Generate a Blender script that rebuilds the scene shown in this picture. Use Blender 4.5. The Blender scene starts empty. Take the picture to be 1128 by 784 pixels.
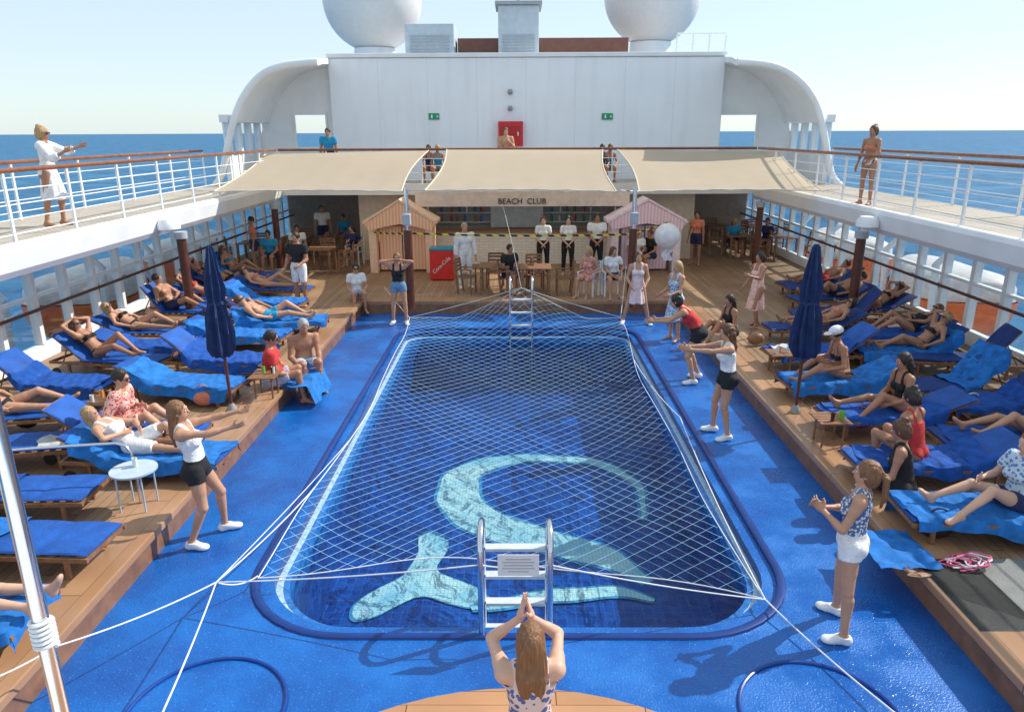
import bpy, math, random, time
import numpy as np
from mathutils import Vector, Matrix
from mathutils.geometry import tessellate_polygon
random.seed(4); rng=np.random.RandomState(3)
sc=bpy.context.scene
col=sc.collection
rad=math.radians
# ------------------------------------------------------------ camera
FPX=800.0; TH=rad(17.15); YAW=rad(0.43); ROLL=rad(0.25); CH=4.4
fw=Vector((-math.sin(YAW)*math.cos(TH),math.cos(YAW)*math.cos(TH),-math.sin(TH)))
rt=fw.cross(Vector((0,0,1))).normalized(); upv=rt.cross(fw)
rt2=rt*math.cos(ROLL)-upv*math.sin(ROLL); up2=upv*math.cos(ROLL)+rt*math.sin(ROLL)
CP=Vector((0,0,CH))
cam=bpy.data.cameras.new("camera"); co=bpy.data.objects.new("camera",cam); col.objects.link(co)
M=Matrix((rt2,up2,-fw)).transposed().to_4x4(); M.translation=CP; co.matrix_world=M
cam.sensor_width=36; cam.lens=36*FPX/1128; cam.clip_end=60000; cam.clip_start=0.05
sc.camera=co
def survey(u,v): return fw*FPX+rt2*(u-564)+up2*(392-v)
def G(u,v,z=0.0):
    d=survey(u,v); t=(z-CH)/d.z; return CP+d*t
def Yp(u,v,y):
    d=survey(u,v); t=y/d.y; return CP+d*t
# ------------------------------------------------------------ materials
MC={}
def mat(name,c,rough=.5,metal=0,var=.12,scale=6,bump=0,bscale=60,spec=.5,extra=None):
    if name in MC: return MC[name]
    m=bpy.data.materials.new(name); m.use_nodes=True; nt=m.node_tree; b=nt.nodes["Principled BSDF"]
    b.inputs["Roughness"].default_value=rough; b.inputs["Metallic"].default_value=metal
    b.inputs["Specular IOR Level"].default_value=spec
    tc=nt.nodes.new("ShaderNodeTexCoord")
    n=nt.nodes.new("ShaderNodeTexNoise"); n.inputs["Scale"].default_value=scale; n.inputs["Detail"].default_value=4
    nt.links.new(tc.outputs["Object"],n.inputs["Vector"])
    mx=nt.nodes.new("ShaderNodeMix"); mx.data_type='RGBA'
    mx.inputs[6].default_value=tuple(max(0,x*(1-var)) for x in c)+(1,)
    mx.inputs[7].default_value=tuple(min(1,x*(1+var)) for x in c)+(1,)
    cr=nt.nodes.new("ShaderNodeMapRange"); cr.inputs[1].default_value=.3; cr.inputs[2].default_value=.7
    nt.links.new(n.outputs[0],cr.inputs[0]); nt.links.new(cr.outputs[0],mx.inputs[0])
    nt.links.new(mx.outputs[2],b.inputs["Base Color"])
    if bump:
        n2=nt.nodes.new("ShaderNodeTexNoise"); n2.inputs["Scale"].default_value=bscale; n2.inputs["Detail"].default_value=3
        nt.links.new(tc.outputs["Object"],n2.inputs["Vector"])
        bp=nt.nodes.new("ShaderNodeBump"); bp.inputs["Strength"].default_value=bump; bp.inputs["Distance"].default_value=.02
        nt.links.new(n2.outputs[0],bp.inputs["Height"]); nt.links.new(bp.outputs[0],b.inputs["Normal"])
    if extra: extra(nt,b,tc,mx)
    MC[name]=m; return m
def math_n(nt,op,a,b=None,c=None):
    n=nt.nodes.new("ShaderNodeMath"); n.operation=op
    for i,x in enumerate((a,b,c)):
        if x is None: continue
        if isinstance(x,(int,float)): n.inputs[i].default_value=x
        else: nt.links.new(x,n.inputs[i])
    return n.outputs[0]
def mixc(nt,f,a,b):
    n=nt.nodes.new("ShaderNodeMix"); n.data_type='RGBA'
    for i,x in ((0,f),(6,a),(7,b)):
        if isinstance(x,(tuple,list)): n.inputs[i].default_value=tuple(x)+(1,)
        elif isinstance(x,(int,float)): n.inputs[i].default_value=x
        else: nt.links.new(x,n.inputs[i])
    return n.outputs[2]
def plank(name,c,c2,w=.12,axis=0,length=2.4,seam=(.03,.018,.012),rough=.55,sw=.05):
    def ex(nt,b,tc,mx):
        s=nt.nodes.new("ShaderNodeSeparateXYZ"); nt.links.new(tc.outputs["Object"],s.inputs[0])
        a=s.outputs[axis]; o=s.outputs[1-axis]
        q=math_n(nt,'DIVIDE',a,w); fl=math_n(nt,'FLOOR',q); fr=math_n(nt,'FRACT',q)
        off=math_n(nt,'MULTIPLY',fl,.37); oo=math_n(nt,'ADD',math_n(nt,'DIVIDE',o,length),off)
        cell=math_n(nt,'FLOOR',oo); fo=math_n(nt,'FRACT',oo)
        cb=nt.nodes.new("ShaderNodeCombineXYZ"); nt.links.new(fl,cb.inputs[0]); nt.links.new(cell,cb.inputs[1])
        wn=nt.nodes.new("ShaderNodeTexWhiteNoise"); nt.links.new(cb.outputs[0],wn.inputs[0])
        mp=nt.nodes.new("ShaderNodeMapping"); nt.links.new(tc.outputs["Object"],mp.inputs[0])
        sv=[2,2,2]; sv[axis]=30; mp.inputs[3].default_value=sv
        g=nt.nodes.new("ShaderNodeTexNoise"); g.inputs["Scale"].default_value=1.5; nt.links.new(mp.outputs[0],g.inputs[0])
        g2=nt.nodes.new("ShaderNodeTexNoise"); g2.inputs["Scale"].default_value=.8; g2.inputs["Detail"].default_value=6; nt.links.new(tc.outputs["Object"],g2.inputs[0])
        base=mixc(nt,math_n(nt,'ADD',math_n(nt,'MULTIPLY',wn.outputs[0],.55),math_n(nt,'MULTIPLY',g.outputs[0],.5)),c,c2)
        r=nt.nodes.new("ShaderNodeMapRange"); r.inputs[1].default_value=.45; r.inputs[2].default_value=.7; r.inputs[4].default_value=.45; nt.links.new(g2.outputs[0],r.inputs[0])
        base=mixc(nt,r.outputs[0],base,tuple(x*.55 for x in c))
        s1=math_n(nt,'LESS_THAN',fr,sw); s2=math_n(nt,'LESS_THAN',fo,.004)
        sm=math_n(nt,'MAXIMUM',s1,s2)
        nt.links.new(mixc(nt,sm,base,seam),b.inputs["Base Color"])
    return mat(name,c,rough,extra=ex)
white=mat("white_paint",(.84,.86,.87),.45,var=.05,scale=1.5)
def exship(nt,b,tc,mx):
    mp=nt.nodes.new("ShaderNodeMapping"); mp.inputs[3].default_value=(2.5,2.5,.25); nt.links.new(tc.outputs["Object"],mp.inputs[0])
    n=nt.nodes.new("ShaderNodeTexNoise"); n.inputs["Scale"].default_value=1.3; n.inputs["Detail"].default_value=6; nt.links.new(mp.outputs[0],n.inputs[0])
    r=nt.nodes.new("ShaderNodeMapRange"); r.inputs[1].default_value=.5; r.inputs[2].default_value=.75; r.inputs[4].default_value=.35; nt.links.new(n.outputs[0],r.inputs[0])
    nt.links.new(mixc(nt,r.outputs[0],mx.outputs[2],(.74,.76,.76)),b.inputs["Base Color"])
white2=mat("ship_white_paint",(.89,.92,.95),.5,var=.03,scale=.7,extra=exship)
grey=mat("grey_paint",(.42,.45,.48),.5,var=.06)
deckw=plank("teak_planks",(.26,.15,.08),(.45,.29,.17),w=.11,axis=0)
upw=plank("weathered_planks",(.42,.36,.28),(.56,.49,.4),w=.11,axis=0)
varn=plank("varnished_wood",(.38,.20,.10),(.50,.29,.16),w=.31,axis=0,length=1.8,rough=.3,sw=.012)
varnp=plank("varnished_wood_platform",(.42,.20,.09),(.55,.29,.14),w=.14,axis=1,length=1.8,rough=.3,sw=.03)
wood=mat("teak_furniture",(.25,.12,.06),.5,var=.3,scale=14)
darkwood=mat("dark_varnished_wood",(.11,.035,.02),.35,var=.3,scale=6)
riser=mat("brown_riser_wood",(.24,.12,.065),.4,var=.25,scale=6)
rail_brown=mat("varnished_handrail",(.24,.085,.04),.25,var=.2)
chrome=mat("stainless_steel",(.72,.73,.75),.18,1,var=.04)
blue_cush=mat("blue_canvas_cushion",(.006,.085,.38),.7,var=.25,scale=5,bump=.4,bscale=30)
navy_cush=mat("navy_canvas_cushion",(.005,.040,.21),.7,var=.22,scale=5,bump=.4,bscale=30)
towel_m=mat("blue_towelling",(.015,.19,.60),.9,var=.3,scale=9,bump=.8,bscale=120)
towel_d=mat("deep_blue_towelling",(.008,.09,.42),.9,var=.3,scale=9,bump=.8,bscale=120)
towel_w=mat("pale_towelling",(.6,.62,.62),.9,var=.15,scale=9,bump=.8,bscale=120)
navy=mat("navy_canvas",(.008,.028,.11),.75,var=.3,scale=9,bump=.3)
black=mat("black_plastic",(.015,.015,.018),.4)
orange=mat("orange_hull_paint",(.9,.20,.06),.4)
red=mat("red_paint",(.6,.02,.02),.4)
ropew=mat("white_rope",(.75,.77,.78),.8,var=.1)
netm=mat("pale_blue_net_cord",(.34,.65,.86),.75,var=.1)
beige=mat("beige_wall_panel",(.72,.62,.50),.6,var=.08)
def glass_mat(name,tint,fac=.12):
    m=bpy.data.materials.new(name); m.use_nodes=True; nt=m.node_tree; nt.nodes.clear()
    o=nt.nodes.new("ShaderNodeOutputMaterial"); t=nt.nodes.new("ShaderNodeBsdfTransparent"); t.inputs[0].default_value=tint+(1,)
    g=nt.nodes.new("ShaderNodeBsdfGlossy"); g.inputs["Roughness"].default_value=.03
    mx=nt.nodes.new("ShaderNodeMixShader"); mx.inputs[0].default_value=fac
    nt.links.new(t.outputs[0],mx.inputs[1]); nt.links.new(g.outputs[0],mx.inputs[2]); nt.links.new(mx.outputs[0],o.inputs[0]); return m
glass=glass_mat("window_glass",(.92,.97,1.0),.14)
def exblue(nt,b,tc,mx):
    n=nt.nodes.new("ShaderNodeTexNoise"); n.inputs["Scale"].default_value=1.1; n.inputs["Detail"].default_value=8; n.inputs["Roughness"].default_value=.65
    nt.links.new(tc.outputs["Object"],n.inputs[0])
    r=nt.nodes.new("ShaderNodeMapRange"); r.inputs[1].default_value=.42; r.inputs[2].default_value=.58; r.inputs[3].default_value=.07; r.inputs[4].default_value=.42
    nt.links.new(n.outputs[0],r.inputs[0]); nt.links.new(r.outputs[0],b.inputs["Roughness"])
    r2=nt.nodes.new("ShaderNodeMapRange"); r2.inputs[1].default_value=.35; r2.inputs[2].default_value=.7
    nt.links.new(n.outputs[0],r2.inputs[0])
    n3=nt.nodes.new("ShaderNodeTexNoise"); n3.inputs["Scale"].default_value=45; n3.inputs["Detail"].default_value=3
    nt.links.new(tc.outputs["Object"],n3.inputs[0])
    c=mixc(nt,r2.outputs[0],(.003,.075,.34),(.007,.16,.55))
    r4=nt.nodes.new("ShaderNodeMapRange"); r4.inputs[1].default_value=.60; r4.inputs[2].default_value=.75; r4.inputs[4].default_value=.7
    nt.links.new(n3.outputs[0],r4.inputs[0])
    c2=mixc(nt,r4.outputs[0],c,(.06,.34,.72))
    nt.links.new(c2,b.inputs["Base Color"])
bluedeck=mat("wet_blue_deck_coating",(.01,.12,.55),.4,bump=.4,bscale=55,extra=exblue)
bluerim=mat("blue_rim_paint",(.003,.035,.20),.3,var=.15,scale=4)
ringm=mat("blue_hatch_paint",(.003,.045,.26),.35,var=.15,scale=4)
def extile(nt,b,tc,mx):
    br=nt.nodes.new("ShaderNodeTexBrick"); br.offset=0
    nt.links.new(tc.outputs["Object"],br.inputs[0])
    br.inputs["Scale"].default_value=1; br.inputs["Brick Width"].default_value=.12; br.inputs["Row Height"].default_value=.12; br.inputs["Mortar Size"].default_value=.005
    br.inputs["Color1"].default_value=(.002,.045,.27,1); br.inputs["Color2"].default_value=(.004,.09,.42,1); br.inputs["Mortar"].default_value=(.015,.15,.48,1)
    n=nt.nodes.new("ShaderNodeTexNoise"); n.inputs["Scale"].default_value=.9; n.inputs["Detail"].default_value=3; nt.links.new(tc.outputs["Object"],n.inputs[0])
    r=nt.nodes.new("ShaderNodeMapRange"); r.inputs[1].default_value=.4; r.inputs[2].default_value=.65; nt.links.new(n.outputs[0],r.inputs[0])
    nt.links.new(mixc(nt,math_n(nt,'MULTIPLY',r.outputs[0],.6),br.outputs[0],(.0015,.025,.17)),b.inputs["Base Color"])
tile=mat("pool_mosaic_tile",(.01,.1,.45),.3,extra=extile)
walltile=mat("pale_blue_wall_tile",(.02,.15,.46),.3,var=.4,scale=12)
def exwt(nt,b,tc,mx):
    br=nt.nodes.new("ShaderNodeTexBrick"); br.offset=0
    nt.links.new(tc.outputs["Object"],br.inputs[0])
    br.inputs["Scale"].default_value=1; br.inputs["Brick Width"].default_value=.05; br.inputs["Row Height"].default_value=.05; br.inputs["Mortar Size"].default_value=.004
    br.inputs["Color1"].default_value=(.86,.86,.74,1); br.inputs["Color2"].default_value=(.66,.78,.72,1); br.inputs["Mortar"].default_value=(.35,.55,.6,1)
    n=nt.nodes.new("ShaderNodeTexNoise"); n.inputs["Scale"].default_value=1.1; n.inputs["Detail"].default_value=4; n.inputs["Distortion"].default_value=1.0; nt.links.new(tc.outputs["Object"],n.inputs[0])
    r=nt.nodes.new("ShaderNodeMapRange"); r.inputs[1].default_value=.42; r.inputs[2].default_value=.72; r.inputs[4].default_value=.75; nt.links.new(n.outputs[0],r.inputs[0])
    nt.links.new(mixc(nt,r.outputs[0],br.outputs[0],(.16,.48,.62)),b.inputs["Base Color"])
wtile=mat("white_mosaic_tile",(.8,.9,.9),.3,extra=exwt)
etile=mat("turquoise_border_tile",(.05,.28,.50),.3,var=.4,scale=6)
def water_mat():
    m=bpy.data.materials.new("pool_water"); m.use_nodes=True; nt=m.node_tree; nt.nodes.clear()
    o=nt.nodes.new("ShaderNodeOutputMaterial"); t=nt.nodes.new("ShaderNodeBsdfTransparent"); t.inputs[0].default_value=(.76,.94,1.0,1)
    g=nt.nodes.new("ShaderNodeBsdfGlossy"); g.inputs["Roughness"].default_value=.02
    tc=nt.nodes.new("ShaderNodeTexCoord"); n=nt.nodes.new("ShaderNodeTexNoise"); n.inputs["Scale"].default_value=2.6; n.inputs["Detail"].default_value=4
    n.inputs["Distortion"].default_value=.7
    nt.links.new(tc.outputs["Object"],n.inputs[0])
    bp=nt.nodes.new("ShaderNodeBump"); bp.inputs["Strength"].default_value=.75; bp.inputs["Distance"].default_value=.09
    nt.links.new(n.outputs[0],bp.inputs["Height"]); nt.links.new(bp.outputs[0],g.inputs["Normal"])
    fr=nt.nodes.new("ShaderNodeFresnel"); fr.inputs[0].default_value=1.27; nt.links.new(bp.outputs[0],fr.inputs["Normal"])
    mx=nt.nodes.new("ShaderNodeMixShader"); nt.links.new(fr.outputs[0],mx.inputs[0])
    nt.links.new(t.outputs[0],mx.inputs[1]); nt.links.new(g.outputs[0],mx.inputs[2]); nt.links.new(mx.outputs[0],o.inputs[0]); return m
def sail_mat():
    m=bpy.data.materials.new("beige_sail_canvas"); m.use_nodes=True; nt=m.node_tree; b=nt.nodes["Principled BSDF"]
    b.inputs["Roughness"].default_value=.8
    tc=nt.nodes.new("ShaderNodeTexCoord"); n=nt.nodes.new("ShaderNodeTexNoise"); n.inputs["Scale"].default_value=1.5; nt.links.new(tc.outputs["Object"],n.inputs[0])
    nt.links.new(mixc(nt,n.outputs[0],(.66,.55,.40),(.74,.63,.48)),b.inputs["Base Color"])
    t=nt.nodes.new("ShaderNodeBsdfTranslucent"); t.inputs[0].default_value=(.84,.76,.62,1)
    mx=nt.nodes.new("ShaderNodeMixShader"); mx.inputs[0].default_value=.44
    nt.links.new(b.outputs[0],mx.inputs[1]); nt.links.new(t.outputs[0],mx.inputs[2]); nt.links.new(mx.outputs[0],nt.nodes["Material Output"].inputs[0]); return m
def cloth(name,c,**k): return mat(name,c,k.pop('rough',.85),var=k.pop('var',.15),scale=k.pop('scale',12),bump=.5,bscale=50,**k)
def pattern(name,c1,c2,kind='flower',sc_=18):
    def ex(nt,b,tc,mx):
        if kind=='stripe':
            w=nt.nodes.new("ShaderNodeTexWave"); w.bands_direction='Z'; w.inputs["Scale"].default_value=sc_; nt.links.new(tc.outputs["Object"],w.inputs[0]); o=w.outputs[1]
            th=.5
        elif kind=='vstripe':
            w=nt.nodes.new("ShaderNodeTexWave"); w.bands_direction='X'; w.inputs["Scale"].default_value=sc_; nt.links.new(tc.outputs["Object"],w.inputs[0]); o=w.outputs[1]; th=.5
        else:
            w=nt.nodes.new("ShaderNodeTexVoronoi"); w.inputs["Scale"].default_value=sc_; nt.links.new(tc.outputs["Object"],w.inputs[0]); o=w.outputs["Distance"]; th=.42
        f=math_n(nt,'GREATER_THAN',o,th)
        nt.links.new(mixc(nt,f,c1,c2),b.inputs["Base Color"])
    return mat(name,c1,.85,extra=ex)
# ------------------------------------------------------------ mesh builder
def raw_mesh(name,V,F4=None,mats=(),smooth=True,faces=None,mi=None,sharp=None):
    me=bpy.data.meshes.new(name)
    if faces is not None: me.from_pydata([tuple(v) for v in V],[],faces)
    else:
        me.vertices.add(len(V)); me.vertices.foreach_set("co",np.asarray(V,np.float32).ravel())
        n=len(F4); me.loops.add(n*4); me.polygons.add(n)
        me.loops.foreach_set("vertex_index",np.asarray(F4,np.int32).ravel())
        me.polygons.foreach_set("loop_start",np.arange(0,n*4,4,dtype=np.int32))
        me.update(calc_edges=True); me.validate()
    for m in mats: me.materials.append(m)
    if mi is not None: me.polygons.foreach_set("material_index",np.asarray(mi,np.int32))
    me.polygons.foreach_set("use_smooth",[smooth]*len(me.polygons))
    if sharp:
        try: me.set_sharp_from_angle(angle=sharp)
        except Exception: pass
    me.update(); return me
class MB:
    def __init__(s): s.v=[]; s.f=[]; s.m=[]
    def add(s,vs,fs,mi=0):
        o=len(s.v); s.v+= [tuple(v) for v in vs]
        for f in fs: s.f.append([i+o for i in f]); s.m.append(mi)
        return s
    def box(s,c,d,R=None,mi=0):
        c=Vector(c); vs=[]
        for x in(-.5,.5):
            for y in(-.5,.5):
                for z in(-.5,.5):
                    p=Vector((x*d[0],y*d[1],z*d[2]))
                    if R is not None: p=R@p
                    vs.append(c+p)
        return s.add(vs,[(0,1,3,2),(4,6,7,5),(0,4,5,1),(2,3,7,6),(0,2,6,4),(1,5,7,3)],mi)
    def bx(s,x0,x1,y0,y1,z0,z1,mi=0): return s.box(((x0+x1)/2,(y0+y1)/2,(z0+z1)/2),(abs(x1-x0),abs(y1-y0),abs(z1-z0)),None,mi)
    def tube(s,pts,r,n=8,mi=0,cap=True,closed=False):
        P=[Vector(p) for p in pts]; N=len(P); rr=r if isinstance(r,(list,tuple)) else [r]*N
        vs=[]; a=None
        for i in range(N):
            if closed: t=(P[(i+1)%N]-P[i-1]).normalized()
            else: t=(P[min(i+1,N-1)]-P[max(i-1,0)]).normalized()
            if a is None:
                a=t.orthogonal().normalized()
            a=(a-t*a.dot(t)).normalized(); b=t.cross(a)
            for k in range(n):
                an=2*math.pi*k/n; vs.append(P[i]+(a*math.cos(an)+b*math.sin(an))*rr[i])
        fs=[]
        for i in range(N if closed else N-1):
            j=(i+1)%N
            for k in range(n): fs.append((i*n+k,i*n+(k+1)%n,j*n+(k+1)%n,j*n+k))
        if cap and not closed:
            fs.append(tuple(range(n))[::-1]); fs.append(tuple((N-1)*n+k for k in range(n)))
        return s.add(vs,fs,mi)
    def cyl(s,a,b,r,r2=None,n=12,mi=0): return s.tube([a,b],[r,r if r2 is None else r2],n,mi)
    def ell(s,c,r,nu=16,nv=10,R=None,mi=0):
        if isinstance(r,(int,float)): r=(r,r,r)
        vs=[];c=Vector(c)
        for j in range(nv+1):
            ph=math.pi*j/nv
            for i in range(nu):
                th=2*math.pi*i/nu; p=Vector((r[0]*math.sin(ph)*math.cos(th),r[1]*math.sin(ph)*math.sin(th),r[2]*math.cos(ph)))
                if R is not None: p=R@p
                vs.append(c+p)
        fs=[(j*nu+i,(j+1)*nu+i,(j+1)*nu+(i+1)%nu,j*nu+(i+1)%nu) for j in range(nv) for i in range(nu)]
        return s.add(vs,fs,mi)
    def lathe(s,prof,c=(0,0,0),n=24,mi=0,fold=None):
        vs=[]
        for (r,z) in prof:
            for k in range(n):
                a=2*math.pi*k/n; q=r*(1+(fold(a,z) if fold else 0)); vs.append((c[0]+q*math.cos(a),c[1]+q*math.sin(a),c[2]+z))
        L=len(prof); fs=[(i*n+k,i*n+(k+1)%n,(i+1)*n+(k+1)%n,(i+1)*n+k) for i in range(L-1) for k in range(n)]
        fs.append(tuple(range(n))[::-1]); fs.append(tuple((L-1)*n+k for k in range(n)))
        return s.add(vs,fs,mi)
    def prism(s,pts,off,mi=0):
        P=[Vector(p) for p in pts]; o=Vector(off); n=len(P)
        return s.add(P+[p+o for p in P],[tuple(range(n))[::-1],tuple(range(n,2*n))]+[(i,(i+1)%n,n+(i+1)%n,n+i) for i in range(n)],mi)
    def grid(s,fn,nu,nv,mi=0):
        vs=[fn(i/nu,j/nv) for j in range(nv+1) for i in range(nu+1)]
        return s.add(vs,[(j*(nu+1)+i,j*(nu+1)+i+1,(j+1)*(nu+1)+i+1,(j+1)*(nu+1)+i) for j in range(nv) for i in range(nu)],mi)
    def mesh(s,name,mats,smooth=False):
        if not isinstance(mats,(list,tuple)): mats=[mats]
        return raw_mesh(name,s.v,mats=mats,faces=s.f,mi=s.m,smooth=smooth,sharp=rad(40) if smooth else None)
    def make(s,name,mats,parent=None,smooth=False,bevel=0,label=None,cat=None,group=None,kind=None,loc=None,yaw=0):
        o=bpy.data.objects.new(name,s.mesh(name,mats,smooth)); col.objects.link(o)
        if parent: o.parent=parent
        if loc is not None: o.location=loc
        if yaw: o.rotation_euler[2]=yaw
        if bevel:
            b=o.modifiers.new("bevel",'BEVEL'); b.width=bevel; b.segments=2; b.limit_method='ANGLE'
        setp(o,label,cat,group,kind); return o
def setp(o,label=None,cat=None,group=None,kind=None):
    if label: o["label"]=label
    if cat: o["category"]=cat
    if group: o["group"]=group
    if kind: o["kind"]=kind
def top(name,label,cat,loc=(0,0,0),yaw=0,group=None):
    e=bpy.data.objects.new(name,None); e.empty_display_size=.2; col.objects.link(e)
    e.location=loc; e.rotation_euler[2]=yaw; setp(e,label,cat,group); return e
def dup(src,loc,yaw=None,label=None):
    n=src.copy(); col.objects.link(n); n.location=loc
    if yaw is not None: n.rotation_euler[2]=yaw
    if label: n["label"]=label
    for c in list(src.children):
        k=c.copy(); k.parent=n; col.objects.link(k)
        for d in list(c.children):
            q=d.copy(); q.parent=k; col.objects.link(q)
    return n
# ------------------------------------------------------------ sea, sky, light
def exsea(nt,b,tc,mx):
    n=nt.nodes.new("ShaderNodeTexNoise"); n.inputs["Scale"].default_value=.05; n.inputs["Detail"].default_value=8; nt.links.new(tc.outputs["Object"],n.inputs[0])
    r=nt.nodes.new("ShaderNodeMapRange"); r.inputs[1].default_value=.4; r.inputs[2].default_value=.65; nt.links.new(n.outputs[0],r.inputs[0])
    nt.links.new(mixc(nt,r.outputs[0],(.012,.105,.23),(.03,.18,.35)),b.inputs["Base Color"])
    bp=nt.nodes.new("ShaderNodeBump"); bp.inputs["Strength"].default_value=1; bp.inputs["Distance"].default_value=3; nt.links.new(n.outputs[0],bp.inputs["Height"]); nt.links.new(bp.outputs[0],b.inputs["Normal"])
sea=mat("sea_water",(.01,.1,.25),.5,spec=.15,extra=exsea)
b=MB(); R=30000; n=64
b.add([(0,0,-22)]+[(R*math.cos(2*math.pi*i/n),R*math.sin(2*math.pi*i/n),-22) for i in range(n)],[(0,i+1,(i+1)%n+1) for i in range(n)])
b.make("sea_water",sea,kind='structure')
w=bpy.data.worlds.new("World"); sc.world=w; w.use_nodes=True; nt=w.node_tree
sk=nt.nodes.new("ShaderNodeTexSky"); sk.sky_type='NISHITA'; sk.sun_disc=False
EL=rad(42); AZ=rad(66)
sk.sun_elevation=EL; sk.sun_rotation=AZ; sk.altitude=0; sk.air_density=1; sk.dust_density=.4; sk.ozone_density=2
BS=.13
vm=nt.nodes.new("ShaderNodeVectorMath"); vm.operation='MULTIPLY_ADD'
nt.links.new(sk.outputs[0],vm.inputs[0]); vm.inputs[1].default_value=(.42,.47,.50); vm.inputs[2].default_value=(.54/BS,.61/BS,.64/BS)
nt.links.new(vm.outputs[0],nt.nodes["Background"].inputs[0]); nt.nodes["Background"].inputs[1].default_value=BS
sl=bpy.data.lights.new("sun",'SUN'); sl.energy=4.9; sl.angle=rad(.5); sl.color=(1,.945,.86)
so=bpy.data.objects.new("sun",sl); col.objects.link(so)
sd=Vector((math.sin(AZ)*math.cos(EL),math.cos(AZ)*math.cos(EL),math.sin(EL)))
so.rotation_euler=(-sd).to_track_quat('-Z','Y').to_euler(); so.location=(20,10,30)
sc.view_settings.view_transform='Standard'; sc.view_settings.look='None'; sc.view_settings.exposure=0
# ------------------------------------------------------------ decks
HW=3.95; YB=17.9; ZD=.30
PX,PY0,PY1=2.75,5.55,16.45
def rrect(hx,y0,y1,rf,rb,n=10):
    pts=[]
    for (cx,cy,r,a0) in ((hx-rf,y0+rf,rf,-90),(hx-rb,y1-rb,rb,0),(-hx+rb,y1-rb,rb,90),(-hx+rf,y0+rf,rf,180)):
        for i in range(n+1):
            a=rad(a0+90*i/n); pts.append((cx+r*math.cos(a),cy+r*math.sin(a)))
    return pts
outer=rrect(PX,PY0,PY1,1.15,.7)
cx,cy=0,(PY0+PY1)/2
def toborder(p,x0,x1,y0,y1):
    dx,dy=p[0]-cx,p[1]-cy; t=1e9
    if dx>0:t=min(t,(x1-cx)/dx)
    if dx<0:t=min(t,(x0-cx)/dx)
    if dy>0:t=min(t,(y1-cy)/dy)
    if dy<0:t=min(t,(y0-cy)/dy)
    return (cx+dx*t,cy+dy*t)
bo=[toborder(p,-HW,HW,PY0-.6,YB) for p in outer]
vs=[(x,y,0) for x,y in outer]+[(x,y,0) for x,y in bo]; n=len(outer)
fs=[(i,(i+1)%n,n+(i+1)%n,n+i) for i in range(n)]
b=MB(); b.add(vs,fs)
for sx,sy in((-HW,PY0-.6),(HW,PY0-.6),(-HW,YB),(HW,YB)):
    for i in range(n):
        a,c=bo[i],bo[(i+1)%n]
        if abs(a[0]-c[0])>1e-4 and abs(a[1]-c[1])>1e-4:
            if (abs(a[0]-sx)<1e-4 or abs(c[0]-sx)<1e-4) and (abs(a[1]-sy)<1e-4 or abs(c[1]-sy)<1e-4):
                b.add([(a[0],a[1],0),(c[0],c[1],0),(sx,sy,0)],[(0,1,2)])
b.add([(-HW,1,0),(HW,1,0),(HW,PY0-.6,0),(-HW,PY0-.6,0)],[(0,1,2,3)])
b.make("pool_deck_floor",bluedeck,kind='structure')
pool=top("swimming_pool","blue tiled deck swimming pool with whale mosaic floor","swimming pool",(0,0,0))
def ring(prof_pairs):
    b=MB(); n=len(prof_pairs[0][0]); vs=[]
    for o,z in prof_pairs: vs+=[(x,y,z) for x,y in o]
    fs=[(j*n+i,j*n+(i+1)%n,(j+1)*n+(i+1)%n,(j+1)*n+i) for j in range(len(prof_pairs)-1) for i in range(n)]
    b.add(vs,fs); return b
def off(d,rf=1.15,rb=.7): return rrect(PX-d,PY0+d,PY1-d,rf-d*.8,rb-d*.8)
ring([(off(-.02),0.002),(off(-.01),.02),(off(.02),.03),(off(.05),.025),(off(.065),.01),(off(.065),-.06)]).make("rim",bluerim,pool,smooth=True)
gut=mat("white_overflow_grating",(.40,.58,.74),.5,var=.25,scale=20)
ring([(off(.065),-.03),(off(.20),-.03)]).make("overflow_channel",bluedeck,pool)
ring([(off(.20),-.03),(off(.20),-.14)]).make("channel_edge",bluerim,pool)
ring([(off(.20),-.14),(off(.27),-.14)]).make("overflow_grating",gut,pool)
PZ=-1.3
ring([(off(.27),-.14),(off(.33),-.15),(off(.33),-.42)]).make("wall_tile_band",walltile,pool)
ring([(off(.33),-.42),(off(.33),PZ-.05)]).make("wall",tile,pool)
b=MB(); o=off(.30); n=len(o); b.add([(0,cy,PZ)]+[(x,y,PZ) for x,y in o],[(0,i+1,(i+1)%n+1) for i in range(n)]); b.make("floor",tile,pool)
b=MB(); o=off(.325); b.add([(0,cy,-.27)]+[(x,y,-.27) for x,y in o],[(0,i+1,(i+1)%n+1) for i in range(n)]); b.make("water",water_mat(),pool)
def chaikin(p,k=3):
    for _ in range(k):
        q=[]
        for i in range(len(p)):
            a,c=p[i],p[(i+1)%len(p)]
            q.append((a[0]*.75+c[0]*.25,a[1]*.75+c[1]*.25)); q.append((a[0]*.25+c[0]*.75,a[1]*.25+c[1]*.75))
        p=q
    return p
def wob(p,lv): return Vector((p.x+.02*math.sin(7*p.y),p.y+.02*math.sin(6*p.x),PZ+.008+.004*lv))
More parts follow.
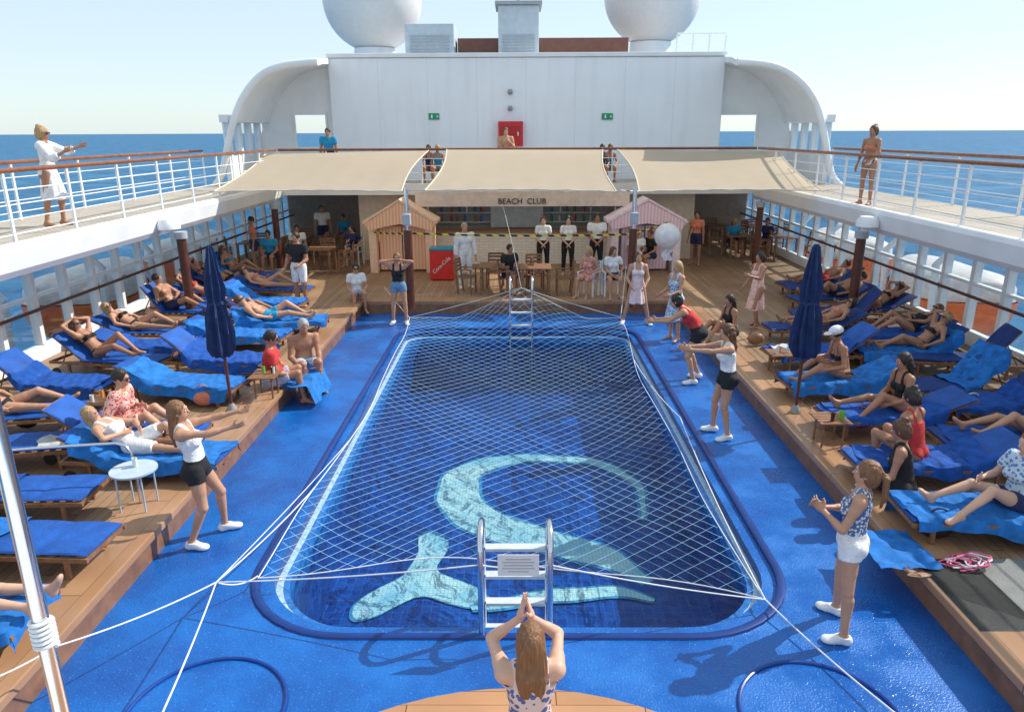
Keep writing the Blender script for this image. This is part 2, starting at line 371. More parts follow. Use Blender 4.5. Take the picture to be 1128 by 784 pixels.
def bandmesh(C,Wd,m_,lv,extra=0):
    # centre line through points C with half widths Wd (metres), smoothly sampled on the pool floor
    P=[G(u,v,PZ) for u,v in C]; n=len(P); cl=[];wl=[]
    for i in range(n-1):
        a,c=P[i],P[i+1];a0=P[max(i-1,0)];c1=P[min(i+2,n-1)]
        for t in np.linspace(0,1,8,endpoint=False):
            t=float(t); cl.append(.5*((2*a)+(c-a0)*t+(2*a0-5*a+4*c-c1)*t*t+(3*a-a0-3*c+c1)*t**3)); wl.append(Wd[i]*(1-t)+Wd[i+1]*t+extra)
    cl.append(P[-1]); wl.append(Wd[-1]+extra); N=len(cl); vs=[]
    for i in range(N):
        d=(cl[min(i+1,N-1)]-cl[max(i-1,0)]).normalized(); q=Vector((-d.y,d.x,0))
        vs+=[wob(cl[i]+q*wl[i],lv),wob(cl[i]-q*wl[i],lv)]
    b=MB(); b.add(vs,[(2*i,2*i+1,2*i+3,2*i+2) for i in range(N-1)]); b.make("whale_mosaic",m_,pool)
C1=[(706,572),(708,548),(692,526),(655,510),(600,505),(550,508),(513,522),(505,545),(524,570),(570,588),(625,602),(675,618),(712,642)]
W1=[.02,.05,.08,.10,.12,.19,.30,.34,.36,.33,.29,.22,.05]
bandmesh(C1,W1,etile,0,.05); bandmesh(C1,W1,wtile,1)
def poly(shp,m_,lv):
    pp=[wob(G(u,v,PZ),lv) for u,v in chaikin(shp,3)]
    tr=tessellate_polygon([pp]); b=MB(); b.add(pp,[tuple(t) for t in tr]); b.make("whale_mosaic",m_,pool)
def grow(shp,k):
    mx_=sum(p[0] for p in shp)/len(shp); my_=sum(p[1] for p in shp)/len(shp); return [(mx_+(p[0]-mx_)*k,my_+(p[1]-my_)*k) for p in shp]
T1=[(458,594),(474,585),(492,594),(492,612),(478,630),(500,640),(530,650),(545,664),(520,672),(492,666),(466,654),(442,666),(412,682),(386,686),(390,668),(415,650),(444,636),(462,614)]
poly(grow(T1,1.05),etile,2); poly(T1,wtile,3)
C2=[(520,672),(570,664),(625,656),(680,654),(722,662)]; W2=[.03,.10,.13,.10,.02]
bandmesh(C2,W2,etile,4,.04); bandmesh(C2,W2,wtile,5)
b=MB()
for s in(-1,1):
    x0,x1=sorted((s*(HW+.0),s*9.25)); b.bx(x0,x1,1,YB,-.4,ZD)
b.bx(-9.25,9.25,YB,31,-.4,ZD-.003)
b.make("teak_deck",deckw,kind='structure')
for s in(-1,1):
    e=MB(); x0,x1=sorted((s*(HW-.06),s*(HW+.54))); e.bx(x0,x1,1,YB-.003,ZD-.06,ZD+.03)
    e.make("wooden_ledge",varn,bevel=.012,label="varnished wooden ledge running beside the blue pool deck",cat="ledge",group="ledges around the pool deck")
    e=MB(); x0,x1=sorted((s*(HW-.012),s*(HW+.004)))
    e.bx(x0,x1,1,YB,0.0,ZD-.06); e.make("ledge_riser",riser,kind='structure')
e=MB(); e.bx(-HW-.52,HW+.52,YB,YB+.45,ZD-.06,ZD+.03); e.make("wooden_ledge",varn,bevel=.012,label="varnished wooden step across the end of the pool deck",cat="ledge",group="ledges around the pool deck")
e=MB(); e.bx(-HW,HW,YB-.012,YB+.004,0,ZD-.06); e.make("ledge_riser",riser,kind='structure')
hull=MB(); hull.bx(-9.3,9.3,-40,60,-21.5,-1.9); hull.make("ship_hull",white2,label="white steel ship hull under the decks",cat="ship hull")
b=MB(); b.lathe([(2.3,0.002),(2.3,.2),(2.36,.2),(2.36,.25),(0.01,.25)],(0,2.3,0),64); b.make("round_platform",varnp,label="round varnished wooden stage at pool end",cat="platform")
for (u,v,r) in((226,785,.62),(905,790,.62)):
    p=G(u,v,0); b=MB(); b.tube([(r*math.cos(a),r*math.sin(a),.006) for a in np.linspace(0,2*math.pi,48,endpoint=False)],.018,8,closed=True)
    b.make("hatch_ring",ringm,smooth=True,loc=p,label="round blue painted ring on the wet deck",cat="hatch ring",group="hatch rings on the pool deck")
# ------------------------------------------------------------ upper deck & walls
ZU=2.8; XI=7.5; XO=9.75; YR=23.6
for s in(-1,1):
    x0,x1=sorted((s*XI,s*XO)); b=MB(); b.bx(x0,x1,1,YR-.0,ZU-.16,ZU); b.make("upper_walkway",upw,kind='structure')
    b=MB(); pr=[(XI+.02,ZU+.05),(XI-.08,ZU+.03),(XI-.10,ZU-.05),(XI-.04,ZU-.35),(XI+.05,ZU-.46),(XI+.3,ZU-.46),(XI+.3,ZU-.17),(XI+.02,ZU-.165)]
    b.prism([(s*x,1,z) for x,z in pr],(0,YR-1-.02,0)); b.make("walkway_fascia",white,label="rounded white steel edge beam of the upper walkway",cat="beam",group="upper walkway edge beams")
    b=MB(); x0,x1=sorted((s*(XI+.31),s*XO)); b.bx(x0,x1,1,YR-.02,ZU-.2,ZU-.165); b.make("walkway_ceiling",white,kind='structure')
b=MB(); b.bx(-XO,XO,YR,31,ZU-.25,ZU-.002); b.make("upper_rear_deck",upw,kind='structure')
b=MB(); b.bx(-XO+.6,XO-.6,YR+.01,29,ZU-.3,ZU-.253); b.make("terrace_ceiling",white,kind='structure')
b=MB(); b.bx(-XI,XI,YR-.12,YR-.01,ZU-.30,ZU+.04); b.make("rear_deck_fascia",white,label="white edge beam above the bar terrace",cat="beam")
def railing(name,a,c,h=1.08,bars=4,step=1.5,label="white railing",brown=True,group="upper deck railings",pr=.024):
    a=Vector(a);c=Vector(c);L=(c-a).length;d=(c-a)/L;e=top(name,label,"railing",a,0,group)
    b=MB(); b.cyl((0,0,h),d*L+Vector((0,0,h)),.04 if brown else .03,n=10); b.make("handrail",rail_brown if brown else white,e,smooth=True)
    for i in range(bars):
        z=h*(.14+.8*i/bars); b=MB(); b.cyl((0,0,z),d*L+Vector((0,0,z)),.010,n=6); b.make("rail_bar",white,e)
    n=max(1,int(L/step)); pm=MB(); pm.box((0,0,h/2-.02),(pr*1.6,pr*2,h-.04)); pm=pm.mesh("post",white)
    for i in range(n+1):
        o=bpy.data.objects.new("post",pm); col.objects.link(o); o.parent=e; o.location=d*(L*i/n)
    return e
for s in(-1,1):
    railing("railing",(s*(XI+.06),3,ZU),(s*(XI+.06),YR,ZU),bars=4,label="white railing with varnished handrail on the upper walkway")
    railing("railing",(s*(XO-.08),1,ZU),(s*(XO-.08),YR-.5,ZU),bars=4,step=2.2,label="white railing with varnished handrail over the ship side")
railing("railing",(-XI,YR+.06,ZU),(XI,YR+.06,ZU),bars=4,label="white railing with varnished handrail above the bar terrace")
for s in(-1,1):
    e=top("side_window_wall","white framed glass windbreak along the deck side","window wall",(s*9.05,1,ZD),0,"side window walls")
    b=MB(); b.bx(-.06,.06,0,29,0,.28); b.make("lower_panel",white2,e)
    b=MB(); b.bx(-.07,.07,0,29,2.14,2.30); b.make("header",white,e)
    b=MB(); b.bx(-.05,.05,0,29,1.16,1.22); b.make("window_rail",white,e)
    b=MB(); b.bx(-.012,.012,0,29,.28,2.14); b.make("window_pane",glass,e)
    for i in range(29):
        y=i*1.0+.2; b=MB(); b.box((0,y,1.21),(.16,.12,1.86)); b.make("window_frame",white,e,bevel=.01)
    b=MB(); b.cyl((-s*.22,0,1.0),(-s*.22,29,1.0),.032,n=10)
    for i in range(15): b.cyl((-s*.22,i*2+.5,1.0),(-s*.05,i*2+.5,.95),.015,n=6)
    b.make("handrail",darkwood,e,smooth=True)
for s in(-1,1):
    for k,y in enumerate((6.5,12.4,18.3,24.2)):
        e=top("lifeboat","orange and white enclosed lifeboat hung outside the windows","lifeboat",(s*11.0,y,-.15),0,"lifeboats along the ship side")
        b=MB()
        def hf(u,v):
            t=u*2-1; a=math.pi*v; w_=1.1*(1-abs(t)**3.2); return (w_*math.cos(a),t*2.3,.55-1.0*math.sin(a)*(1-.5*abs(t)**3)+.25*t*t)
        b.grid(hf,20,10); b.make("hull",orange,e,smooth=True)
        b=MB()
        def cf(u,v):
            t=u*2-1; a=math.pi*v; w_=1.02*(1-abs(t)**3.5); return (w_*math.cos(a),t*2.2,.56+.75*math.sin(a)**.6*(1-.5*abs(t)**3)+.25*t*t)
        b.grid(cf,20,10); b.make("cover",mat("lifeboat_cover_white",(.8,.74,.70),.5),e,smooth=True)
        for dy in(-1.2,1.2):
            b=MB(); b.tube([(s*-1.0,dy,-.1),(s*-1.1,dy,1.5),(s*-.7,dy,1.9),(0,dy,1.9)],.09,8); b.make("davit",white,e,smooth=True)
        for k2 in(-1,0,1):
            b=MB(); b.box((-s*.88,k2*.9,.95),(.08,.4,.22)); b.make("porthole",black,e,bevel=.03)
for (x,y) in((-7.35,15.9),(7.35,15.6),(-7.35,22.3),(7.35,22.3)):
    e=top("support_pillar","dark wood clad pillar carrying the upper walkway","pillar",(x,y,ZD),0,"pillars under the upper deck")
    b=MB(); b.cyl((0,0,0),(0,0,2.04),.10,n=20); b.make("shaft",darkwood,e,smooth=True)
    b=MB(); b.cyl((0,0,0),(0,0,.08),.15,n=20); b.make("collar",grey,e,smooth=True)
    b=MB(); b.cyl((0,0,1.9),(0,0,2.045),.14,n=20); b.make("collar",grey,e,smooth=True)
for s in(-1,1):
    e=top("floodlight","round white deck floodlight bolted to the walkway beam","floodlight",(s*7.25,15.2,2.55),0,"floodlights on the walkway beams")
    b=MB(); b.lathe([(.05,.16),(.16,.15),(.22,.06),(.23,-.05),(.2,-.08)],(0,0,0),20); b.make("housing",white,e,smooth=True)
    b=MB(); b.lathe([(.19,-.083),(.1,-.10),(.01,-.105)],(0,0,0),20); b.make("lens",grey,e,smooth=True)
    b=MB(); b.box((s*.12,0,.05),(.25,.06,.06)); b.make("bracket",white,e)
for (u,v) in((453,340),(694,338)):
    p=G(u,v,ZD); e=top("sail_pole","steel sail pole wrapped in dark wood at its foot","pole",p,0,"poles holding the shade sails")
    b=MB(); b.cyl((0,0,1.9),(0,0,2.85),.05,n=14); b.make("steel_tube",chrome,e,smooth=True)
    b=MB(); b.cyl((0,0,0),(0,0,1.9),.10,n=16); b.make("wood_sleeve",darkwood,e,smooth=True)
    b=MB(); b.box((0,-.06,2.15),(.18,.2,.26)); b.make("speaker",grey,e,bevel=.02)
smm=sail_mat()
for (bl,br_,fl,fr_) in (((292,170),(472,166),(236,211),(442,211)),((492,165),(664,165),(468,210),(679,211)),((680,165),(858,167),(704,211),(906,210))):
    A=Yp(*bl,23.4);B=Yp(*br_,23.4);C=Yp(*fl,18.4);D=Yp(*fr_,18.4)
    def sf(u,v):
        uu=u+(.5-u)*.06*math.sin(math.pi*v); vv=v-.03*math.sin(math.pi*u)*v
        p=(A*(1-uu)+B*uu)*(1-vv)+(C*(1-uu)+D*uu)*vv
        p=p.copy(); p.z-=.05*math.sin(math.pi*u)*math.sin(math.pi*v)+.008*math.sin(u*40)*(v)
        return p
    e=top("shade_sail","beige canvas shade sail stretched over the bar terrace","shade sail",A,0,"shade sails over the bar terrace")
    b=MB(); b.grid(lambda u,v:sf(u,v)-A,24,16); b.make("canvas",smm,e,smooth=True)
    for pth in([sf(t,1)-A for t in np.linspace(0,1,25)],[sf(0,t)-A for t in np.linspace(0,1,13)],[sf(1,t)-A for t in np.linspace(0,1,13)]):
        b=MB(); b.tube(pth,.02,6); b.make("hem",mat("sail_hem",(.7,.62,.48),.7),e)
    for s_,q in((C,(-.5,-.3)),(D,(.3,-.3))):
        b=MB(); b.cyl(s_-A,s_-A+Vector((q[0],q[1],.05)),.01,n=6); b.make("corner_cable",chrome,e)
# ------------------------------------------------------------ rear superstructure
YW=26.0; YF=23.3; YK=28.2
e=top("superstructure","big white steel superstructure with curved side wings","ship superstructure",(0,YW,ZU))
L=Yp(360,60,YW); Rr=Yp(800,60,YW); zt=L.z
b=MB(); b.bx(L.x,Rr.x,0,2.6,0,zt-ZU-.12); b.make("main_wall",white2,e,bevel=.04)
b=MB(); b.bx(L.x-.03,Rr.x+.03,-.06,2.7,zt-ZU-.115,zt-ZU+.02); b.make("roof_edge",white,e,bevel=.02)
seam=mat("panel_seam",(.68,.71,.74),.6)
for k in range(1,8):
    x=L.x+(Rr.x-L.x)*k/8; b=MB(); b.bx(x-.005,x+.005,-.004,.01,.05,zt-ZU-.14); b.make("panel_seam",seam,e)
prof_l=[(236,222),(243,190),(250,155),(259,122),(272,97),(290,79),(312,70),(335,67),(350,66)]
prof_r=[(924,222),(917,190),(911,155),(904,122),(891,97),(872,79),(850,70),(827,67),(812,66)]
for prof in(prof_l,prof_r):
    sg=-1 if prof is prof_l else 1
    pts=[Yp(u,v,YF) for u,v in prof]; P2=[(p.x,max(p.z,ZU)) for p in pts]
    ztk=zt-.14; xw=(L.x if sg<0 else Rr.x)
    sm=[P2[0]]
    for i in range(len(P2)-1):
        a,c=P2[i],P2[i+1]; a0=P2[max(i-1,0)]; c1=P2[min(i+2,len(P2)-1)]
        for t in(.33,.66,1):
            q=[0.5*((2*a[k])+(-a0[k]+c[k])*t+(2*a0[k]-5*a[k]+4*c[k]-c1[k])*t*t+(-a0[k]+3*a[k]-3*c[k]+c1[k])*t**3) for k in(0,1)]
            sm.append(tuple(q))
    th=.16; n=len(sm); nrm=[]
    for i in range(n):
        a=sm[max(i-1,0)];c=sm[min(i+1,n-1)];dx,dz=c[0]-a[0],c[1]-a[1];l=math.hypot(dx,dz)
        nrm.append((dz/l*-sg,-dx/l*-sg))
    inn=[(p[0]+q[0]*th,p[1]+q[1]*th) for p,q in zip(sm,nrm)]
    rise=ztk-sm[-1][1]; shx=(xw-sg*.05)-sm[-1][0]
    def rear(S,k): return [(x+shx*k*(i/(n-1))**4,z+rise*k*(i/(n-1))**2) for i,(x,z) in enumerate(S)]
    i0=8; ys=[YF-YW,(YF-YW)*.5,0.0,YK-YW]; ks=[0,.6,1,1]; vs=[]
    for y,k in zip(ys,ks): vs+=[(x,y,z-ZU) for x,z in rear(sm,k)]+[(x,y,z-ZU) for x,z in rear(inn,k)]
    fs=[]; N=n
    for r_ in range(len(ys)-1):
        o1=2*N*r_; o2=2*N*(r_+1)
        for i in range(i0,n-1):
            fs.append((o1+i,o2+i,o2+i+1,o1+i+1)); fs.append((o1+N+i,o1+N+i+1,o2+N+i+1,o2+N+i))
        fs.append((o1+n-1,o2+n-1,o2+N+n-1,o1+N+n-1))
    for i in range(n-1): fs.append((i,i+1,N+i+1,N+i))
    b=MB(); b.add(vs,fs); b.make("curved_wing",white,e,smooth=True)
    sb=rear(sm,1); ib=rear(inn,1)
    b=MB(); b.tube([(x+q[0]*.06,YF-YW-.02,z-ZU+q[1]*.06) for (x,z),q in zip(sm,nrm)],.11,10); b.make("wing_rim",white,e,smooth=True)
    zz=sm[i0][1]-ZU; xm=(sm[3][0]+sm[i0][0])/2
    for k in range(6):
        y=YF-YW+.2+k*.92; b=MB(); b.box((xm,y,zz/2),(.2,.16,zz+.1)); b.make("window_frame",white,e)
    b=MB(); b.box((xm,(YF+YK)/2-YW,.45),(.14,YK-YF,.9)); b.make("side_panel",white,e)
    b=MB(); b.box((xm,(YF+YK)/2-YW,zz/2+.4),(.02,YK-YF,zz-.9)); b.make("window_pane",glass,e)
    b=MB(); b.box((xm,(YF+YK)/2-YW,zz+.05),(.26,YK-YF,.22)); b.make("side_header",white,e)
    uu=(325,361) if sg<0 else (793,830)
    YQ=YW+.35   # back wall stands just behind the main wall face
    wa=Yp(uu[0],127,YQ); wb=Yp(uu[1],162,YQ); wz0,wz1=wb.z-ZU,wa.z-ZU; wx=sorted((wa.x,wb.x))
    cur=sorted([(abs(x),z-ZU) for x,z in sb]); xa=abs(xw)-.05; xb=max(q[0] for q in cur)-.05
    ca=np.array([q[0] for q in cur]); cz=np.array([q[1] for q in cur])
    cuts=sorted(set([xa,xb]+[max(abs(q),xa+.08) for q in wx]+list(np.linspace(xa,xb,30))))
    b=MB(); y=YQ-YW; wlo=max(min(abs(wx[0]),abs(wx[1])),xa+.08); whi=max(abs(wx[0]),abs(wx[1]))
    for x0,x1 in zip(cuts[:-1],cuts[1:]):
        t0=float(np.interp(x0,ca,cz));t1=float(np.interp(x1,ca,cz)); m_=(x0+x1)/2
        if wlo<m_<whi:
            b.add([(sg*x0,y,0),(sg*x1,y,0),(sg*x1,y,wz0),(sg*x0,y,wz0)],[(0,1,2,3)]); b.add([(sg*x0,y,wz1),(sg*x1,y,wz1),(sg*x1,y,t1),(sg*x0,y,t0)],[(0,1,2,3)])
        else: b.add([(sg*x0,y,0),(sg*x1,y,0),(sg*x1,y,t1),(sg*x0,y,t0)],[(0,1,2,3)])
    b.make("back_wall",white,e)
    for (x0,x1,z0,z1) in((wlo-.05,whi+.05,wz1,wz1+.07),(wlo-.05,whi+.05,wz0-.07,wz0),(wlo-.06,wlo,wz0,wz1),(whi,whi+.06,wz0,wz1)):
        b=MB(); b.bx(sg*x0,sg*x1,y-.05,y-.004,z0,z1); b.make("opening_trim",white,e)
def sign_box(u0,v0,u1,v1,y,name,label,cat,m,dep=.08):
    a=Yp(u0,v0,y);c=Yp(u1,v1,y); b=MB(); b.box((0,0,0),(abs(c.x-a.x),dep,abs(a.z-c.z))); return b.make(name,m,bevel=.01,label=label,cat=cat,loc=((a.x+c.x)/2,y-dep/2,(a.z+c.z)/2)),abs(c.x-a.x),abs(a.z-c.z)
green=mat("green_sign",(.01,.3,.12),.4)
for u in(478,669):
    o,ww,hh=sign_box(u-6,125,u+6,132,YW-.012,"emergency_sign","green emergency exit sign with white running figure","sign",green,.03)
    o["group"]="emergency signs on the white wall"
    b=MB(); b.box((-.07,-.018,0),(.05,.006,.11)); b.prism([(.1,-.018,.05),(.16,-.018,0),(.1,-.018,-.05)],(0,-.005,0)); b.make("sign_symbol",white,o)
o,ww,hh=sign_box(549,134,576,161,YW-.012,"fire_cabinet","red steel fire cabinet mounted on the white wall","cabinet",red,.25)
b=MB(); b.box((0,-.128,.1),(ww*.8,.012,.3)); b.make("cabinet_door",mat("darker_red",(.45,.015,.015),.4),o)
b=MB(); b.box((ww*.3,-.14,0),(.04,.02,.12)); b.make("handle",chrome,o)
for v in(101,119):
    p=Yp(562,v,YW); e2=top("wall_lamp","small grey lamp fitting on the white wall","wall lamp",(p.x,YW-.01,p.z),0,"lamps on the white wall")
    b=MB(); b.box((0,-.05,0),(.14,.1,.14)); b.make("housing",grey,e2); b=MB(); b.ell((0,-.12,-.04),(.09,.09,.07)); b.make("lamp_glass",mat("lamp_grey",(.3,.3,.3),.2),e2,smooth=True)
for (u,v,r,y) in((410,0,54,33),(719,-6,53,33)):
    p=Yp(u,v,y); Rr_=r/FPX*(y*math.cos(TH)-(p.z-CH)*math.sin(TH)); e2=top("radome","large white satellite radome dome on a pedestal","radome",(p.x,p.y,ZU+4.2),0,"radomes on the roof")
    h=p.z-(ZU+4.2); b=MB(); b.ell((0,0,h),Rr_,40,28); b.make("dome",mat("radome_white",(.8,.8,.79),.4,var=.03),e2,smooth=True)
    b=MB(); b.lathe([(.9,0),(.85,h-Rr_*.93)],(0,0,0),28); b.make("pedestal",white2,e2,smooth=True)
b=MB(); a=Yp(505,44,28); c=Yp(690,62,28); b.bx(a.x,c.x,27.6,34,zt-1.2,a.z); b.make("roof_parapet",mat("red_brown_paint",(.20,.08,.055),.6),label="red brown painted parapet on the roof",cat="parapet")
for (u0,v0,u1,lab) in((448,29,502,"pale grey steel equipment box on the roof"),(549,9,593,"pale steel ventilation tower with louvres")):
    a=Yp(u0,v0,27.5);c=Yp(u1,60,27.5); e2=top("roof_unit",lab,"roof equipment",((a.x+c.x)/2,27.2,zt),0)
    h=a.z-zt; ww=c.x-a.x; b=MB(); b.bx(-ww/2,ww/2,-.3,1.2,0,h); b.make("casing",mat("pale_blue_grey",(.55,.63,.68),.5,var=.08),e2,bevel=.03)
    for k in range(6): b=MB(); b.bx(-ww*.4,ww*.4,-.33,-.305,.12+k*.1,.16+k*.1); b.make("louvre",grey,e2)
    if u0>500: b=MB(); b.bx(-ww/2-.1,ww/2+.1,-.4,1.3,h+.01,h+.12); b.make("cap",grey,e2); b=MB(); b.cyl((0,0,h+.12),(0,0,h+2),.05); b.make("mast",grey,e2)
p=Yp(770,58,27.5); railing("railing",(p.x-.8,27.5,zt),(p.x+.9,27.5,zt),h=.75,bars=2,step=.5,brown=False,label="small white steel roof railing",group="roof railings")
# ------------------------------------------------------------ bar
YBAR=24.3
e=top("bar_building","open poolside bar with pale brick counter and beige walls","bar",(0,YBAR,ZD))
bw=[Yp(400,300,YBAR).x,Yp(470,300,YBAR).x,Yp(680,300,YBAR).x,Yp(760,300,YBAR).x]
def exbrick(nt,b,tc,mx):
    mp=nt.nodes.new("ShaderNodeMapping"); mp.inputs[2].default_value=(rad(90),0,0); nt.links.new(tc.outputs["Object"],mp.inputs[0])
    br=nt.nodes.new("ShaderNodeTexBrick"); nt.links.new(mp.outputs[0],br.inputs[0]); br.inputs["Scale"].default_value=1; br.inputs["Brick Width"].default_value=.3; br.inputs["Row Height"].default_value=.09; br.inputs["Mortar Size"].default_value=.008
    br.inputs["Color1"].default_value=(.84,.78,.68,1); br.inputs["Color2"].default_value=(.90,.85,.77,1); br.inputs["Mortar"].default_value=(.66,.60,.52,1); nt.links.new(br.outputs[0],b.inputs["Base Color"])
brick=mat("pale_stone_brick",(.7,.6,.5),.7,extra=exbrick)
b=MB(); b.bx(bw[1],bw[2],-.9,-.4,0,1.02); b.make("counter",brick,e)
b=MB(); b.bx(bw[1]-.06,bw[2]+.06,-1.02,-.3,1.022,1.07); b.make("counter_top",wood,e,bevel=.01)
b=MB(); b.bx(bw[0],bw[1]-.07,0,2.6,0,2.2); b.make("side_wall",beige,e)
b=MB(); b.bx(bw[2]+.07,bw[3],0,2.6,0,2.2); b.make("side_wall",beige,e)
ps=Yp(575,222,YBAR-.72-.9)
b=MB(); b.bx(bw[1]-.065,bw[2]+.065,-1.60,-1.45,ps.z-ZD-.15,ps.z-ZD+.3); b.make("header",mat("taupe_header",(.75,.63,.54),.6),e)
b=MB(); b.bx(bw[1],bw[2],1.3,1.5,0,2.19); b.make("back_wall",mat("grey_teal_back",(.38,.42,.42),.6),e)
for k in range(3):
    b=MB(); b.bx(bw[1]+.3,bw[2]-.3,1.02,1.29,1.1+k*.32,1.13+k*.32); b.make("shelf",white,e)
b=MB(); b.bx(-.9,.9,.9,1.25,.95,1.9); b.make("fridge",mat("fridge_steel",(.6,.65,.68),.3),e)
def text(s,size,m,loc,rot,name="lettering",parent=None,ext=.01):
    cu=bpy.data.curves.new("t",'FONT'); cu.body=s; cu.size=size; cu.extrude=ext; cu.align_x='CENTER'; cu.align_y='CENTER'
    o=bpy.data.objects.new("t",cu); col.objects.link(o); bpy.context.view_layer.update()
    me=bpy.data.meshes.new_from_object(o.evaluated_get(bpy.context.evaluated_depsgraph_get())); bpy.data.objects.remove(o)
    me.materials.clear(); me.materials.append(m); q=bpy.data.objects.new(name,me); col.objects.link(q); q.location=loc; q.rotation_euler=rot
    if parent: q.parent=parent
    return q
text("BEACH  CLUB",.24,mat("sign_black",(.02,.02,.02),.5),(ps.x,-1.62,ps.z-ZD),(rad(90),0,0),"lettering",e)
bmats=[mat("bottle_%s"%n_,c_,.15) for n_,c_ in(("amber",(.4,.14,.02)),("green",(.03,.2,.06)),("clear",(.7,.75,.75)),("red",(.5,.03,.03)),("blue",(.03,.15,.5)))]
bms=[]
for m_ in bmats:
    b=MB(); b.lathe([(.04,0),(.042,.02),(.042,.16),(.018,.2),(.015,.27)],(0,0,0),8); bms.append(b.mesh("bottle",m_,True))
for k in range(3):
    for i in range(20):
        x=bw[1]+.5+i*.27+random.uniform(-.05,.05)
        if abs(x)<1.0: continue
        o=bpy.data.objects.new("bottle",random.choice(bms)); col.objects.link(o); o.location=(x,YBAR+1.12,ZD+1.13+k*.32+.001); setp(o,"glass liquor bottle standing on the bar shelf","bottle","bottles on the bar shelves")
for s in(-1,1):
    x0=bw[0] if s<0 else bw[3]
    b=MB(); b.bx(min(s*9.0,x0),max(s*9.0,x0),29.0,29.2,ZD,2.49); b.make("terrace_wall",mat("brown_panel",(.3,.23,.18),.6),label="brown panelled wall at the end of the terrace",cat="wall",group="terrace walls")
e2=top("stairway","dark stairway up to the upper deck beside the bar","stairs",(5.1,25.2,ZD))
for k in range(11): b=MB(); b.bx(0,1.0,k*.26,k*.26+.28,k*.2,k*.2+.18); b.make("step",grey,e2)
for x in(1.05,-.05): b=MB(); b.cyl((x,0,.9),(x,2.9,3.1),.03); b.make("handrail",white,e2)
for x in(-1.6,1.9):
    b=MB(); b.lathe([(.07,0),(.07,-.18),(.05,-.2)],(0,0,0),14); b.make("ceiling_spotlight",black,smooth=True,loc=(x,23.0,3.0),label="small black spotlight under the shade sail",cat="spotlight",group="spotlights above the bar")
peach=pattern("peach_stripe",(.95,.46,.24),(.95,.66,.48),'vstripe',3.2); peach2=mat("pale_peach_paint",(.95,.62,.42),.55)
pink=pattern("lilac_pink_stripe",(.88,.54,.66),(.92,.78,.84),'vstripe',3.2); pink2=mat("pale_pink_paint",(.92,.74,.80),.55)
for (u0,u1,vb,m1,m2,lab) in((409,478,306,peach,peach2,"peach striped wooden beach hut with pointed gable"),(672,748,300,pink,pink2,"pink and lilac striped wooden beach hut with pointed gable")):
    a=G(u0,vb,ZD);c=G(u1,vb,ZD); W=c.x-a.x; y0=21.9; sc0=y0/a.y; W*=sc0; e2=top("beach_hut",lab,"beach hut",((a.x+c.x)/2*sc0,y0,ZD),0,"beach huts beside the bar")
    H=1.62; hp=2.12
    b=MB(); b.bx(-W/2,-W/2+.22,0,.9,0,H); b.make("side_wall",m2,e2); b=MB(); b.bx(W/2-.22,W/2,0,.9,0,H); b.make("side_wall",m2,e2); b=MB(); b.bx(-W/2+.22,W/2-.22,.8,.9,0,H); b.make("back_wall",m2,e2)
    b=MB(); b.prism([(-W/2-.1,-.08,H-.12),(0,-.08,hp),(W/2+.1,-.08,H-.12),(W/2-.02,-.08,H-.34),(W*.25,-.08,H-.22),(0,-.08,H-.14),(-W*.25,-.08,H-.22),(-W/2+.02,-.08,H-.34)],(0,.08,0)); b.make("gable",m1,e2)
    for s in(-1,1): b=MB(); b.prism([(s*(W/2+.15),-.1,H-.14),(0,-.1,hp+.02),(0,-.1,hp+.09),(s*(W/2+.15),-.1,H-.05)],(0,1.0,0)); b.make("roof",m2,e2)
    for sx in(-1,1):
        b=MB(); b.bx(min(sx*.02,sx*.7),max(sx*.02,sx*.7),.3,.33,.05,H-.25); b.make("door",m1,e2)
p=G(487,309,ZD); e2=top("drinks_cooler","red drinks cooler cabinet with blue edged top and white lettering","drinks cooler",p)
b=MB(); b.bx(-.34,.34,0,.5,.02,.86); b.make("cabinet",mat("cola_red",(.72,.03,.02),.35),e2,bevel=.02)
b=MB(); b.bx(-.35,.35,-.01,.51,.865,.93); b.make("lid",mat("teal_panel",(.04,.30,.42),.4),e2,bevel=.01)
text("Coca-Cola",.15,white,(0,-.012,.45),(rad(90),rad(-42),0),"lettering",e2)
def extape(nt,b,tc,mx):
    s=nt.nodes.new("ShaderNodeSeparateXYZ"); nt.links.new(tc.outputs["Object"],s.inputs[0])
    f=math_n(nt,'FRACT',math_n(nt,'MULTIPLY',math_n(nt,'ADD',s.outputs[0],s.outputs[2]),3.2)); nt.links.new(mixc(nt,math_n(nt,'GREATER_THAN',f,.5),(.8,.6,.03),(.02,.02,.02)),b.inputs["Base Color"])
tape=mat("hazard_tape",(.8,.6,.1),.4,extra=extape)
def strip(u0,v0,u1,v1,y0,y1,sag=.06):
    a=Yp(u0,v0,y0);c=Yp(u1,v1,y1); b=MB()
    b.grid(lambda u,v:(a*(1-u)+c*u)+Vector((0,.01*math.sin(u*20),-sag*4*u*(1-u)-.05*v)),30,1); b.make("barrier_tape",tape,label="yellow and black barrier tape strung between poles",cat="barrier tape",group="barrier tapes in front of the bar")
strip(411,255,453,256,21.6,18.65,.02); strip(454,256,693,257,18.6,18.6,.05); strip(695,257,738,243,18.6,21.6,.02)
p=Yp(735,260,19.5); e2=top("paper_lantern","round white paper lantern hanging under the shade sail","lantern",p)
b=MB(); b.ell((0,0,0),.34,24,16); b.make("shade",mat("white_paper",(.8,.83,.9),.8),e2,smooth=True)
b=MB(); b.cyl((0,0,.34),(0,0,.75),.006,n=5); b.make("cord",ropew,e2)
b=MB(); b.grid(lambda u,v:(-.12+u*.24+.04*math.sin(9*v),-.05+.03*math.sin(12*u),-.3-.35*v),10,8); b.make("tassel",mat("white_paper",(.8,.83,.9),.8),e2,smooth=True)
